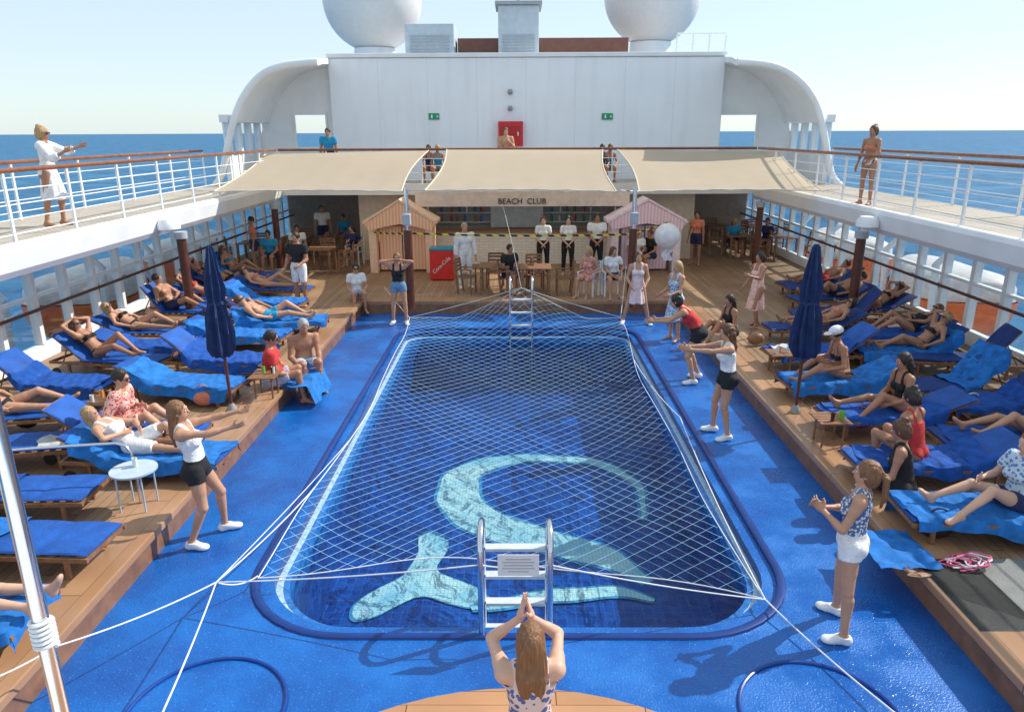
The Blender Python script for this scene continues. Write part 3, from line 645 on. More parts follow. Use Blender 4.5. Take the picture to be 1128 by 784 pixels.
# ------------------------------------------------------------ parasols
for (u,v,H,tl) in((256,452,2.5,"closed navy parasol tied to its dark pole"),(876,454,2.5,"closed navy parasol with loosely folded canvas")):
    p=G(u,v,ZD+.03); e=top("parasol",tl,"parasol",p,random.random(),"closed parasols beside the pool")
    lean=-.05 if u<500 else .03; k_=.80 if u<500 else .88
    b=MB(); b.cyl((0,0,0),(lean,0,H),.024,n=12); b.make("pole",darkwood,e,smooth=True)
    b=MB(); b.lathe([(.02,H+.04),(.05*k_,H),(.07*k_,H-.12),(.11*k_,H-.35),(.15*k_,H-.6),(.12*k_,H-.8),(.17*k_,H-1.0),(.20*k_,H-1.25),(.20*k_,H-1.5),(.14*k_,H-1.62)],(lean*.7,0,0),56,fold=lambda a,z:.26*math.sin(8*a+z*1.5)+.10*math.sin(17*a+z*3)+.07*math.sin(5*a-z*9)); b.make("canopy",navy,e,smooth=True)
    b=MB(); b.lathe([(.13*k_,H-.78),(.14*k_,H-.82),(.13*k_,H-.84)],(lean*.7,0,0),24); b.make("tie_strap",navy,e)
    b=MB(); b.lathe([(.08,0.002),(.08,.03),(.03,.12)],(0,0,0),24); b.make("base",mat("steel_socket",(.3,.3,.3),.4),e,smooth=True)
# ------------------------------------------------------------ loungers
SZ=.28
def lpt(p,ang):
    if p<1.3: return (1.0-p,SZ)
    q=p-1.3; return (-.3-q*math.cos(ang),SZ+q*math.sin(ang))
def lounger_template(ang,cm):
    e=top("sun_lounger","blue cushioned wooden sun lounger on the teak deck","sun lounger",(0,0,-50),0,"sun loungers around the pool")
    b=MB()
    for x in(-.31,.31): b.box((x,.015,SZ-.03),(.03,2.0,.045))
    b.box((0,.99,SZ-.03),(.59,.03,.045)); b.box((0,-.4,SZ-.03),(.58,.03,.045)); b.box((0,-.97,SZ-.03),(.58,.03,.045))
    for k in range(9): b.box((0,.85-k*.14,SZ-.012),(.6,.06,.012))
    b.make("frame",wood,e)
    b=MB(); R=Matrix.Rotation(-ang,3,'X'); d=Vector((0,-math.cos(ang),math.sin(ang)))
    for x in(-.28,.28): b.box(Vector((x,-.3,SZ-.01))+d*.36,(.03,.76,.025),R)
    for k in range(6): b.box(Vector((0,-.3,SZ-.006))+d*(.06+k*.13),(.56,.06,.014),R)
    if ang>.1:
        for x in(-.2,.2): b.cyl(Vector((x,-.3,SZ-.01))+d*.45,(x,-.80,SZ-.04),.012,n=6)
    b.make("backrest",wood,e)
    for x in(-.29,.29):
        for y in(.78,-.62):
            b=MB(); b.box((x,y,(SZ-.04)/2),(.035,.04,SZ-.05)); b.make("leg",wood,e)
    for x in(-.33,.33):
        b=MB(); b.cyl((x-.012,-.86,.08),(x+.012,-.86,.08),.08,n=18); b.make("wheel",black,e,smooth=True)
    b=MB(); n=40; vs=[]
    for i in range(n+1):
        p=2.02*i/n; y,z=lpt(p,ang); nx_=(0,1) if p<1.3 else (math.sin(ang),math.cos(ang))
        if abs(p-1.3)<.04: nx_=(math.sin(ang/2),math.cos(ang/2))
        seg=abs(math.sin(math.pi*p/.505)); t=.018+.018*seg**.5
        for (x,q) in((-.29,.0),(-.305,t*.5),(-.29,t*.92),(-.15,t+.004),(0,t+.005),(.15,t+.004),(.29,t*.92),(.305,t*.5),(.29,.0)):
            vs.append((x,y+nx_[0]*(q+.004),z+nx_[1]*(q+.004)))
    m=9; fs=[(i*m+k,i*m+(k+1)%m,(i+1)*m+(k+1)%m,(i+1)*m+k) for i in range(n) for k in range(m)]
    fs.append(tuple(range(m))[::-1]); fs.append(tuple(n*m+k for k in range(m)))
    b.add(vs,fs); b.make("cushion",cm,e,smooth=True)
    return e
TPL={}
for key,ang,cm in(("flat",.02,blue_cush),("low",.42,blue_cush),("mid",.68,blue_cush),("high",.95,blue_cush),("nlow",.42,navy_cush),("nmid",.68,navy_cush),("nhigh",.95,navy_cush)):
    TPL[key]=(lounger_template(ang,cm),ang)
def lounger(u,v,key="low",dyaw=None,towel=None,xmin=5.05,lab=None):
    p=G(u,v,ZD+.32); s=-1 if p.x<0 else 1
    if dyaw is None: dyaw=random.uniform(-11,11)
    x=s*min(max(abs(p.x),xmin),7.85); yaw=(rad(-90) if s<0 else rad(90))+rad(dyaw)
    t,ang=TPL[key]; zb=ZD+.001
    o=dup(t,(x,p.y,zb),yaw)
    col_="navy" if key[0]=='n' else "blue"
    st="flat" if ang<.1 else ("with its backrest raised" if ang>.6 else "with its backrest slightly raised")
    o["label"]=lab or "%s cushioned wooden sun lounger %s"%(col_,st)
    if towel:
        for tw in (towel if isinstance(towel,list) else [towel]): drape((x,p.y,zb),yaw,ang,tw)
    return (x,p.y,zb,yaw,ang)
def drape(loc,yaw,ang,spec):
    m_,p0,p1,off_=spec[:4]; wd=spec[4] if len(spec)>4 else .80; sd_=random.random()*10; b=MB()
    amp=random.uniform(.45,1.1); sk_=random.uniform(-.12,.12)
    def fn(u,v):
        p=p0+(p1-p0)*v+.04*math.sin(7*u+sd_); x=(u-.5)*wd*(1+.06*math.sin(9*v+sd_))+off_+sk_*(v-.5)+.03*math.sin(5*v+sd_); ex=0
        pp=max(0,min(p,2.03)); y,z=lpt(pp,ang); drop=max(0,-p)
        cr=max(0,math.sin(5*x+7*p+sd_))**6*.02+max(0,math.sin(9*x-6*p+2*sd_))**6*.016
        w_=.006*math.sin(17*p+sd_+4*x)+.005*math.sin(31*x-13*p)+.005*math.sin(41*p+19*x)+cr
        nx_=(0,1) if pp<1.3 else (math.sin(ang),math.cos(ang))
        h=.050+w_*amp; dz=0
        if abs(x)>.315: ex=abs(x)-.315; dz=-ex*1.1; x=math.copysign(.325+ex*.25+.02*math.sin(14*p),x); h*=.8
        return (x,y+nx_[0]*h+drop*.1,z+nx_[1]*h+dz-drop)
    b.grid(fn,34,50); b.make("beach_towel",m_,smooth=True,loc=loc,yaw=yaw,label=("pale" if m_ is towel_w else "blue")+" crumpled beach towel spread over a sun lounger",cat="towel",group="beach towels on the loungers")
TW=(towel_m,.0,1.9,.0,.95); TD=(towel_d,.1,1.6,.03,.86); TH_=(towel_m,1.0,2.03,0); TF=(towel_m,-.12,.7,.02); TS=(towel_w,.1,.5,.1,.4); TS2=(towel_w,1.3,1.8,-.05,.45)
LG={}
def L(tag,*a,**k): LG[tag]=lounger(*a,**k)
L("a1",70,668,"flat",towel=TF,dyaw=0); L("a2",95,588,"flat",towel=[TH_],dyaw=-3); L("a3",60,536,"flat",towel=(towel_d,.9,2.0,.05),xmin=5.75,dyaw=2)
L("a4",140,474,"mid",towel=TD,dyaw=3); L("a5",255,495,"low",towel=TW,xmin=4.6,dyaw=-4); L("a6",200,418,"low",towel=TW)
L("a7",60,418,"mid",towel=TD); L("a8",25,452,"low"); L("a9",240,392,"mid",towel=TD)
L("b1",0,487,"flat",towel=TS); L("b2",122,392,"mid"); L("b3",160,362,"low"); L("b4",262,366,"low",towel=[TW,TS2])
L("b5",200,340,"high"); L("b6",272,346,"low")
L("b8",235,325,"low"); L("b9",290,330,"mid",towel=TW); L("b10",262,312,"low"); L("b11",300,316,"low")
L("b12",168,378,"low",towel=TD,xmin=6.9); L("b13",215,312,"mid"); L("b14",248,300,"high",towel=TH_)
L("a10",320,352,"low",towel=TW)
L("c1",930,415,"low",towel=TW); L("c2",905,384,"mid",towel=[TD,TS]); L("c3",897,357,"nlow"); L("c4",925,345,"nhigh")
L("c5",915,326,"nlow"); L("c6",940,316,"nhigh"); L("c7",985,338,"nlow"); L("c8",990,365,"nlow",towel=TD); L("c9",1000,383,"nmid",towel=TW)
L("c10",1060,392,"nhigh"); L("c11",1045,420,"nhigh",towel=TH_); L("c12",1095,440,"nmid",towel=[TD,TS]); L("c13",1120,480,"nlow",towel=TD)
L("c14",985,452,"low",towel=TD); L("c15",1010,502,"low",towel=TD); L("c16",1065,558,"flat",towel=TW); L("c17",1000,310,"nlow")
L("c19",1130,765,"flat",dyaw=0,xmin=5.1); L("c20",1060,500,"mid",xmin=7.1,towel=TD)
for k,(t,a_) in TPL.items():
    for c in list(t.children): bpy.data.objects.remove(c)
    bpy.data.objects.remove(t)
# ------------------------------------------------------------ people
def N3(v): v=np.asarray(v,float); return v/np.linalg.norm(v)
def orth(v,u): v=np.asarray(v,float); v=v-u*np.dot(v,u); n=np.linalg.norm(v); return v/n if n>1e-4 else None
def snet(F,o,c):
    S=F<0
    a=[S[i:S.shape[0]-1+i,j:S.shape[1]-1+j,k:S.shape[2]-1+k] for i in(0,1) for j in(0,1) for k in(0,1)]
    anyv=a[0].copy(); allv=a[0].copy()
    for q in a[1:]: anyv|=q; allv&=q
    m=anyv&~allv; I=np.array(np.nonzero(m)).T
    if len(I)==0: return None
    idx=np.full(m.shape,-1,np.int32); idx[m]=np.arange(len(I))
    sm=np.zeros((len(I),3)); ct=np.zeros(len(I))
    for d in range(3):
        o1,o2=[q for q in range(3) if q!=d]
        for p in(0,1):
            for q in(0,1):
                A=np.zeros(3,int);A[o1]=p;A[o2]=q;B=A.copy();B[d]=1
                fa=F[tuple((I+A).T)];fb=F[tuple((I+B).T)]
                cr=(fa<0)!=(fb<0); t=np.where(cr,fa/np.where(cr,fa-fb,1),0)
                pt=A[None,:]+t[:,None]*(B-A)[None,:]
                sm[cr]+=pt[cr]; ct[cr]+=1
    V=o+c*(I+sm/ct[:,None]); FS=[]
    for d in range(3):
        sl0=[slice(1,-1)]*3; sl1=[slice(1,-1)]*3; sl0[d]=slice(0,-1); sl1[d]=slice(1,None)
        s0=S[tuple(sl0)];s1=S[tuple(sl1)]; E=np.array(np.nonzero(s0!=s1)).T
        if len(E)==0: continue
        inside=s0[tuple(E.T)]; add=np.ones(3,int); add[d]=0; E=E+add
        o1,o2=(d+1)%3,(d+2)%3
        def cid(p,q):
            K=E.copy();K[:,o1]-=p;K[:,o2]-=q; return idx[tuple(K.T)]
        q=np.stack([cid(1,1),cid(0,1),cid(0,0),cid(1,0)],1)
        q[~inside]=q[~inside][:,::-1]; FS.append(q)
    Q=np.concatenate(FS); Q=Q[(Q>=0).all(1)]
    return V,Q
def smin(a,b,k):
    h=np.maximum(k-np.abs(a-b),0)/k; return np.minimum(a,b)-h*h*k*.25
class Grid:
    def __init__(s,lo,hi,c):
        s.c=c; s.o=np.array(lo,float); s.n=np.ceil((np.array(hi)-s.o)/c).astype(int)+1
        s.ax=[(s.o[i]+c*np.arange(s.n[i])).astype(np.float32) for i in range(3)]
    def new(s): return np.full(tuple(s.n),.12,np.float32)
    def sub(s,lo,hi):
        a=np.clip(np.floor((np.array(lo)-s.o)/s.c).astype(int),0,s.n-1); b=np.clip(np.ceil((np.array(hi)-s.o)/s.c).astype(int)+1,1,s.n)
        return tuple(slice(a[i],b[i]) for i in range(3))
    def xyz(s,sl): return s.ax[0][sl[0]][:,None,None],s.ax[1][sl[1]][None,:,None],s.ax[2][sl[2]][None,None,:]
    def D(s,p,d):
        x,y,z=s.ax[0][:,None,None],s.ax[1][None,:,None],s.ax[2][None,None,:]
        return (x-p[0])*d[0]+(y-p[1])*d[1]+(z-p[2])*d[2]
    def cap(s,A,a,b,ra,rb,k=.01):
        a=np.asarray(a,float);b=np.asarray(b,float); r=max(ra,rb)+k+.05
        sl=s.sub(np.minimum(a,b)-r,np.maximum(a,b)+r); x,y,z=s.xyz(sl)
        d=b-a; bb=max(np.dot(d,d),1e-9); px,py,pz=x-a[0],y-a[1],z-a[2]
        h=np.clip((px*d[0]+py*d[1]+pz*d[2])/bb,0,1)
        q=np.sqrt((px-h*d[0])**2+(py-h*d[1])**2+(pz-h*d[2])**2)-(ra+(rb-ra)*h)
        A[sl]=smin(A[sl],q.astype(np.float32),k)
    def ell(s,A,c,r,R,k=.01):
        c=np.asarray(c,float); R=np.asarray(R); ext=np.sqrt(((R*np.array(r)[:,None])**2).sum(0))+k+.05
        sl=s.sub(c-ext,c+ext); x,y,z=s.xyz(sl); px,py,pz=x-c[0],y-c[1],z-c[2]
        q=[px*R[i][0]+py*R[i][1]+pz*R[i][2] for i in range(3)]
        k0=np.sqrt(sum((q[i]/r[i])**2 for i in range(3))); k1=np.sqrt(sum((q[i]/r[i]**2)**2 for i in range(3)))
        d=k0*(k0-1)/np.maximum(k1,1e-6); A[sl]=smin(A[sl],d.astype(np.float32),k)
def ik(a,t,l1,l2,hint):
    a=np.array(a,float);t=np.array(t,float); d=t-a; L_=np.linalg.norm(d); L2=min(L_,(l1+l2)*.998); d=d/max(L_,1e-6); t=a+d*L2
    x=(l1*l1-l2*l2+L2*L2)/(2*L2); h=math.sqrt(max(l1*l1-x*x,0)); q=orth(hint,d)
    if q is None: q=orth((0.1,.9,.3),d)
    return a+d*x+q*h,t
skins={1:mat("skin_fair",(.64,.38,.27),.5,var=.10,scale=5),2:mat("skin_tanned",(.54,.285,.175),.5,var=.12,scale=5),3:mat("skin_bronzed",(.42,.20,.115),.48,var=.12,scale=5),4:mat("skin_brown",(.16,.075,.045),.48,var=.12,scale=5)}
def hairmat(name,c):
    def ex(nt,b,tc,mx):
        mp=nt.nodes.new("ShaderNodeMapping"); mp.inputs[3].default_value=(90,90,6); nt.links.new(tc.outputs["Object"],mp.inputs[0])
        n=nt.nodes.new("ShaderNodeTexNoise"); n.inputs["Scale"].default_value=1; n.inputs["Detail"].default_value=3; nt.links.new(mp.outputs[0],n.inputs[0])
        nt.links.new(mixc(nt,n.outputs[0],tuple(x*.35 for x in c),tuple(min(1,x*1.6) for x in c)),b.inputs["Base Color"])
        bp=nt.nodes.new("ShaderNodeBump"); bp.inputs["Strength"].default_value=.9; bp.inputs["Distance"].default_value=.01; nt.links.new(n.outputs[0],bp.inputs["Height"]); nt.links.new(bp.outputs[0],b.inputs["Normal"])
    return mat(name,c,.45,extra=ex)
HM={'blond':hairmat("hair_blond",(.46,.30,.14)),'brown':hairmat("hair_brown",(.13,.055,.025)),'lbrown':hairmat("hair_light_brown",(.22,.10,.042)),'dark':hairmat("hair_dark",(.025,.015,.012)),'grey':hairmat("hair_grey",(.4,.38,.36)),'red':hairmat("hair_red",(.3,.08,.03))}
eyew=mat("eye_white",(.75,.73,.7),.3); eyed=mat("eye_iris",(.03,.018,.01),.2); lips=mat("lips",(.42,.12,.09),.5)
def person(label,at,yaw,pose,H=1.68,fem=True,skin=2,hair=('long','brown'),wear=(),cell=.014,glasses=False,group=None,hat=None):
    s=H/1.70; c=cell/s
    up=N3(pose.get('up',(0,0,1))); f=orth(pose.get('front',(0,1,0)),up); r=np.cross(f,up)
    cu=N3(pose.get('cup',up)); cf=orth(pose.get('cfront',f),cu)
    if cf is None: cf=f
    cr_=np.cross(cf,cu)
    sw=.155 if fem else .185; hw=.088 if fem else .085
    P0=np.zeros(3); W=P0+up*.14
    nd=N3(pose.get('neck',cu)); Nk=W+cu*.325; HC=Nk+nd*.165
    hf=N3(pose.get('face',cf)); hu=orth(pose.get('hup',nd),hf)
    if hu is None: hu=orth((0,0,1),hf)
    hr=np.cross(hf,hu); HR=np.array([hr,hf,hu])
    g=1 if fem else 1.12
    sh=[W+cu*.285-cr_*sw,W+cu*.285+cr_*sw]; hp=[P0-r*hw-up*.01,P0+r*hw-up*.01]
    arms=[];legs=[]
    for i in(0,1):
        sg=-1 if i==0 else 1
        A=pose['arms'][i]
        if A[0]=='t': E,Wr=ik(sh[i],A[1],.28,.245,A[2] if len(A)>2 else (sg*.6,-.6,-.6))
        else: E=sh[i]+N3(A[0])*.28; Wr=E+N3(A[1])*.245
        hd=N3(pose['hand'][i]) if pose.get('hand') and pose['hand'][i] is not None else N3(Wr-E)
        pn=orth(pose['palm'][i] if pose.get('palm') else -sg*cr_,hd)
        if pn is None: pn=orth((0,0,-1),hd)
        if pn is None: pn=orth((0,1,0),hd)
        arms.append((sh[i],E,Wr,hd,pn))
        B=pose['legs'][i]
        if B[0]=='t': Kn,An=ik(hp[i],B[1],.43,.41,B[2] if len(B)>2 else f+up*.2)
        else: Kn=hp[i]+N3(B[0])*.43; An=Kn+N3(B[1])*.41
        sd_=N3(An-Kn); fd=None
        fd=np.array([f[0],f[1],0])+sg*r*.25 if abs(up[2])>.5 and sd_[2]<-.5 else None
        if fd is None: fd=orth(np.cross(np.cross(sd_,Kn-hp[i]),sd_)+np.array((0,0,.3)),sd_); fd=N3(fd*.9+sd_*.35)
        fd=N3(fd); dn=orth(sd_,fd)
        if sd_[2]<-.6 and abs(fd[2])<.3: fd=N3((fd[0],fd[1],-.0)); dn=np.array((0,0,-1.))
        legs.append((hp[i],Kn,An,fd,dn))
    pts=[P0,HC+hu*.12,HC]+[q for a in arms for q in a[:3]]+[a[2]+a[3]*.2 for a in arms]+[q for l in legs for q in l[:3]]+[l[2]+l[3]*.2+l[4]*.08 for l in legs]
    pts=np.array(pts); lo=pts.min(0)-.17; hi=pts.max(0)+.17
    Gd=Grid(lo,hi,c); Ft=Gd.new(); R0=np.array([r,f,up]); R1=np.array([cr_,cf,cu])
    Gd.ell(Ft,P0+up*.0,(.155*(1 if fem else .97),.105,.115),R0,.02)
    Gd.ell(Ft,W-up*.02,(.118*g,.088*g,.13),R0,.05)
    Gd.ell(Ft,W+cu*.16,(.135*g,.095*g,.17),R1,.05)
    Gd.cap(Ft,sh[0]-cu*.01,sh[1]-cu*.01,.052*g,.052*g,.06)
    for sg in(-1,1):
        Gd.ell(Ft,P0-f*.055+r*sg*.07-up*.05,(.078,.08,.085),R0,.03)
        Gd.cap(Ft,Nk+nd*.03,sh[0 if sg<0 else 1],.035,.04,.04)
        if fem: Gd.ell(Ft,W+cu*.145+cf*.075+cr_*sg*.068,(.056,.052,.056),R1,.02)
        else: Gd.ell(Ft,W+cu*.18+cf*.055+cr_*sg*.075,(.085,.05,.07),R1,.04)
    bt=pose.get('belly',0)
    if bt: Gd.ell(Ft,W+f*(.03+bt*.05)-up*.03,(.13+bt*.03,.09+bt*.04,.12),R0,.04)
    Fn=Gd.new(); Gd.cap(Fn,Nk-nd*.02,HC-hu*.04,.05*g,.047*g,.01)
    Gd.ell(Fn,HC+hu*.012-hf*.006,(.072,.091,.106),HR,.01); Gd.ell(Fn,HC-hu*.055+hf*.022,(.052,.062,.058),HR,.03)
    if cell<=.016:
        Gd.cap(Fn,HC+hf*.082+hu*.012,HC+hf*.100-hu*.022,.008,.013,.012)
        Gd.cap(Fn,HC+hf*.083+hu*.028-hr*.03,HC+hf*.083+hu*.028+hr*.03,.008,.008,.015)
        for sg in(-1,1): Gd.ell(Fn,HC+hr*sg*.074-hu*.008,(.010,.018,.03),HR,.004)
        Gd.ell(Fn,HC+hf*.078-hu*.055,(.026,.014,.012),HR,.01)
    Fth=[];Fsh=[];Fft=[];Fua=[];Ffa=[]
    lg=1.0 if fem else 1.06
    for i,(h0,K,A,fd,dn) in enumerate(legs):
        a=Gd.new(); Gd.cap(a,h0,K,.083*lg,.052*lg,.01); Gd.cap(a,h0+(K-h0)*.15,h0+(K-h0)*.55,.076*lg,.062*lg,.03); Fth.append(a)
        a=Gd.new(); Gd.cap(a,K,A,.049*lg,.033*lg,.01); bk=-orth(fd,N3(A-K)) if orth(fd,N3(A-K)) is not None else -f
        Gd.cap(a,K+(A-K)*.18+bk*.014,K+(A-K)*.5+bk*.008,.048*lg,.036*lg,.02); Fsh.append(a)
        a=Gd.new(); Gd.cap(a,A,A+dn*.035-fd*.03,.034,.032,.01); Gd.cap(a,A+dn*.045-fd*.03,A+dn*.055+fd*.13,.028,.024,.03)
        sd2=np.cross(fd,dn); Gd.ell(a,A+dn*.056+fd*.125,(.042,.05,.02),np.array([N3(sd2),fd,dn]),.02); Gd.cap(a,A+dn*.0,A+dn*.045+fd*.08,.03,.024,.03); Fft.append(a)
    ag=1.0 if fem else 1.22
    Fh=Gd.new()
    for i,(S,E,Wr,hd,pn) in enumerate(arms):
        a=Gd.new(); Gd.cap(a,S,E,.044*ag,.034*ag,.01); Gd.cap(a,S,S+(E-S)*.3,.05*ag,.044*ag,.03); Fua.append(a)
        a=Gd.new(); Gd.cap(a,E,Wr,.033*ag,.023*ag,.01); Gd.cap(a,E+(Wr-E)*.1,E+(Wr-E)*.4,.037*ag,.031*ag,.02); Ffa.append(a)
        hs=np.cross(hd,pn)*(1 if i==1 else -1)
        Gd.cap(Fh,Wr,Wr+hd*.03,.024,.026,.01)
        Gd.ell(Fh,Wr+hd*.055,(.041,.05,.017),np.array([hs,hd,pn]),.012)
        curl=pose.get('curl',.35)
        if cell<=.016:
            fr=max(.0085,cell*.68)
            for q,(o_,ln) in enumerate(((.030,.072),(.010,.082),(-.011,.075),(-.031,.058))):
                b0=Wr+hd*.092+hs*o_; d1=N3(hd+hs*o_*5+pn*curl*.6); d2=N3(hd+hs*o_*5+pn*curl*2.0)
                m1=b0+d1*ln*.5; Gd.cap(Fh,b0-hd*.01,m1,fr,fr*.95,.003); Gd.cap(Fh,m1,m1+d2*ln*.5,fr*.95,fr*.8,.003)
            t0=Wr+hd*.03+hs*.03; t1=t0+N3(hd*.55+hs*.8+pn*.25)*.042; t2=t1+N3(hd*.85+hs*.35+pn*.3)*.032
            Gd.cap(Fh,t0,t1,.0125,fr*1.15,.006); Gd.cap(Fh,t1,t2,fr*1.15,fr*.9,.003)
        else: Gd.ell(Fh,Wr+hd*.12,(.036,.06,.016),np.array([hs,hd,pn]),.01)
    body=smin(Ft,Fn,.03)
    for i in(0,1):
        lg_=smin(smin(Fth[i],Fsh[i],.012),Fft[i],.01); body=smin(body,lg_,.022)
    for i in(0,1):
        aa=smin(Fua[i],Ffa[i],.012); body=smin(body,aa,.016)
    body=smin(body,Fh,.008)
    if pose.get('anchor','feet')=='feet':
        zmin=min((l[2]+l[4]*.078)[2] for l in legs); mid=(legs[0][2]+legs[1][2])/2; sh_=np.array((mid[0],mid[1],zmin-.006))
    else: sh_=np.zeros(3)
    def obj(name,F,m,parent=None,disp=None):
        res=snet(F,Gd.o,Gd.c)
        if res is None: return None
        V,Q=res
        if disp is not None: V=disp(V)
        V=(V-sh_)*s
        me=raw_mesh(name,V,Q,[m]); o=bpy.data.objects.new(name,me); col.objects.link(o)
        if parent: o.parent=parent
        return o
    root=obj("person",body,skins[skin]); root.location=at; root.rotation_euler[2]=yaw; setp(root,label,"person",group)
    gW=Gd.D(P0,up); hW=Gd.D(W,cu); xr=np.abs(Gd.D(P0,r)); xc=np.abs(Gd.D(W,cr_))
    def fold(V):
        return V+.004*np.sin(V@np.array([[40.,22,10],[18,-35,12],[30,16,9]]))
    def strapreg(top_,wd=.02): return np.minimum(hW-top_,np.abs(xc-.082)-wd)
    for w_ in wear:
        k,m_=w_[0],w_[1]; pr=w_[2] if len(w_)>2 else None; fld=None; nm=k
        def thc(t,o_): return np.minimum(*[np.maximum(Fth[i]-o_,Gd.D(hp[i],N3(legs[i][1]-hp[i]))-.43*t) for i in(0,1)])
        if k=='bikini_top': fld=np.maximum(Ft-.007,np.maximum(strapreg(.185,.006),.105-hW)); fld=np.maximum(fld,np.minimum(-Gd.D(W+cf*.02,cf),np.abs(hW-.12)-.012)); nm='bikini_top'
        elif k=='brief':
            v_=-(gW+.13-.85*xr); fld=np.maximum(np.minimum(Ft-.008,thc(.14,.008)),np.maximum(gW-.045,v_)); nm='bikini_bottom' if fem else 'swim_briefs'
        elif k=='swimsuit':
            v_=-(gW+.13-.85*xr); fld=np.maximum(np.minimum(Ft-.008,thc(.14,.008)),np.maximum(strapreg(.20),v_)); nm='swimsuit'
        elif k in('tank','tshirt','shirt'):
            o_=.012 if k!='shirt' else .016; b0=pr if pr is not None else -.02
            fld=np.maximum(Ft-o_,np.maximum(strapreg(.215,.024) if k=='tank' else Gd.D(Nk+nd*.03,nd),b0-gW))
            if k!='tank':
                for i in(0,1):
                    fld=smin(fld,np.maximum(Fua[i]-o_-.006,Gd.D(arms[i][0],N3(arms[i][1]-arms[i][0]))-(.16 if k=='tshirt' else .3)),.01)
                    if k=='shirt': fld=np.minimum(fld,np.maximum(Ffa[i]-o_,Gd.D(arms[i][1],N3(arms[i][2]-arms[i][1]))-.22))
            nm={'tank':'tank_top','tshirt':'t_shirt','shirt':'shirt'}[k]
        elif k in('shorts','trousers'):
            t=pr or (.45 if k=='shorts' else 1.1); fld=np.minimum(np.maximum(Ft-.013,gW-.10),thc(t,.014))
            if k=='trousers':
                for i in(0,1): fld=np.minimum(fld,np.maximum(Fsh[i]-.016,Gd.D(legs[i][1],N3(legs[i][2]-legs[i][1]))-.39))
        elif k=='dress' or k=='skirt':
            Ln=pr or .55
            fld=np.maximum(Ft-.012,np.maximum(strapreg(.215,.022) if len(w_)<4 else Gd.D(Nk+nd*.0,nd),-.05-gW)) if k=='dress' else np.maximum(Ft-.012,gW-.1)
            if up[2]>.8 and N3(legs[0][1]-hp[0])[2]<-.75:
                a=Gd.new(); Gd.cap(a,P0+up*.10,P0-np.array((0,0,Ln))+f*.02,.12,.12+Ln*.17,.02)
                ang_=np.arctan2(Gd.D(P0,f),Gd.D(P0,r)); hz=Gd.D(P0,np.array((0,0,-1.)))
                a=a+.012*np.sin(9*ang_)*np.clip(hz*3,0,1); a=np.maximum(a,hz-Ln+.02+.015*np.sin(5*ang_)); a=np.maximum(a,gW-.13); fld=smin(fld,a,.02)
            else:
                fld=np.minimum(fld,thc(.8,.024))
            if len(w_)>3:
                for i in(0,1): fld=smin(fld,np.maximum(Fua[i]-.03,Gd.D(arms[i][0],N3(arms[i][1]-arms[i][0]))-.26),.01); fld=np.minimum(fld,np.maximum(Ffa[i]-.03,Gd.D(arms[i][1],N3(arms[i][2]-arms[i][1]))-.12))
        elif k=='shoes':
            for i in(0,1):
                l=legs[i]; obj("shoe",np.maximum(np.minimum(Fft[i],Fsh[i])-.010,-(Gd.D(l[2]+l[4]*-.005,l[4]))),m_,root)
            continue
        if fld is not None: obj(nm,fld.astype(np.float32),m_,root,fold if k in('tank','tshirt','shirt','shorts','trousers','dress','skirt') and cell<.012 else None)
    if hair and hair[0]!='bald':
        Hf=Gd.new(); Gd.ell(Hf,HC+hu*.022-hf*.014,(.085,.100,.108),HR,.01)
        st=hair[0]
        if st!='short': Gd.ell(Hf,HC-hu*.03-hf*.045,(.08,.07,.09),HR,.03)
        fc=Gd.new(); Gd.ell(fc,HC+hf*.105-hu*.045,(.075,.085,.115),HR,.005); fld=np.maximum(Hf,-fc)
        low=-.02 if st=='short' else -.10
        fld=np.maximum(fld,low-Gd.D(HC,hu)); dz=N3(np.array((0,0,-1.))*.8-nd*.25)
        back=-cf if abs(nd[2])>.5 else -hf
        if st=='long':
            L1=Gd.new(); e0=HC-hf*.06-hu*.03; e1=Nk+back*.085-cu*.04; e2=e1+dz*.17
            for o_ in(-.045,-.015,.018,.045):
                Gd.cap(L1,e0+hr*o_,e1+cr_*o_*1.3,.045,.034,.012); Gd.cap(L1,e1+cr_*o_*1.3,e2+cr_*o_*1.1+dz*abs(o_)*-.6,.034,.012,.012)
            fld=smin(fld,L1,.02)
        elif st=='pony':
            L1=Gd.new(); e0=HC-hf*.095+hu*.035; e1=e0-hf*.055+dz*.04; e2=e1+dz*.16-hf*.01; e3=e2+dz*.10+hf*.02
            Gd.cap(L1,e0,e1,.022,.032,.01)
            for o_ in(-.014,.014): Gd.cap(L1,e1+hr*o_,e2+hr*o_,.028,.026,.01); Gd.cap(L1,e2+hr*o_,e3+hr*o_*1.8,.024,.007,.008)
            fld=smin(fld,L1,.01)
        elif st=='bun': L1=Gd.new(); Gd.ell(L1,HC-hf*.05+hu*.115,(.042,.042,.036),HR,.01); fld=smin(fld,L1,.01)
        def disp(V):
            return V+.0035*np.sin(V@np.array([[190.,70,10],[60,-180,20],[15,10,25]]))
        obj("hair",fld.astype(np.float32),HM[hair[1]],root,disp)
    Rm=Matrix([[float(hr[i]),float(hf[i]),float(hu[i])] for i in range(3)])
    def hp_(v): return tuple((np.asarray(v)-sh_)*s)
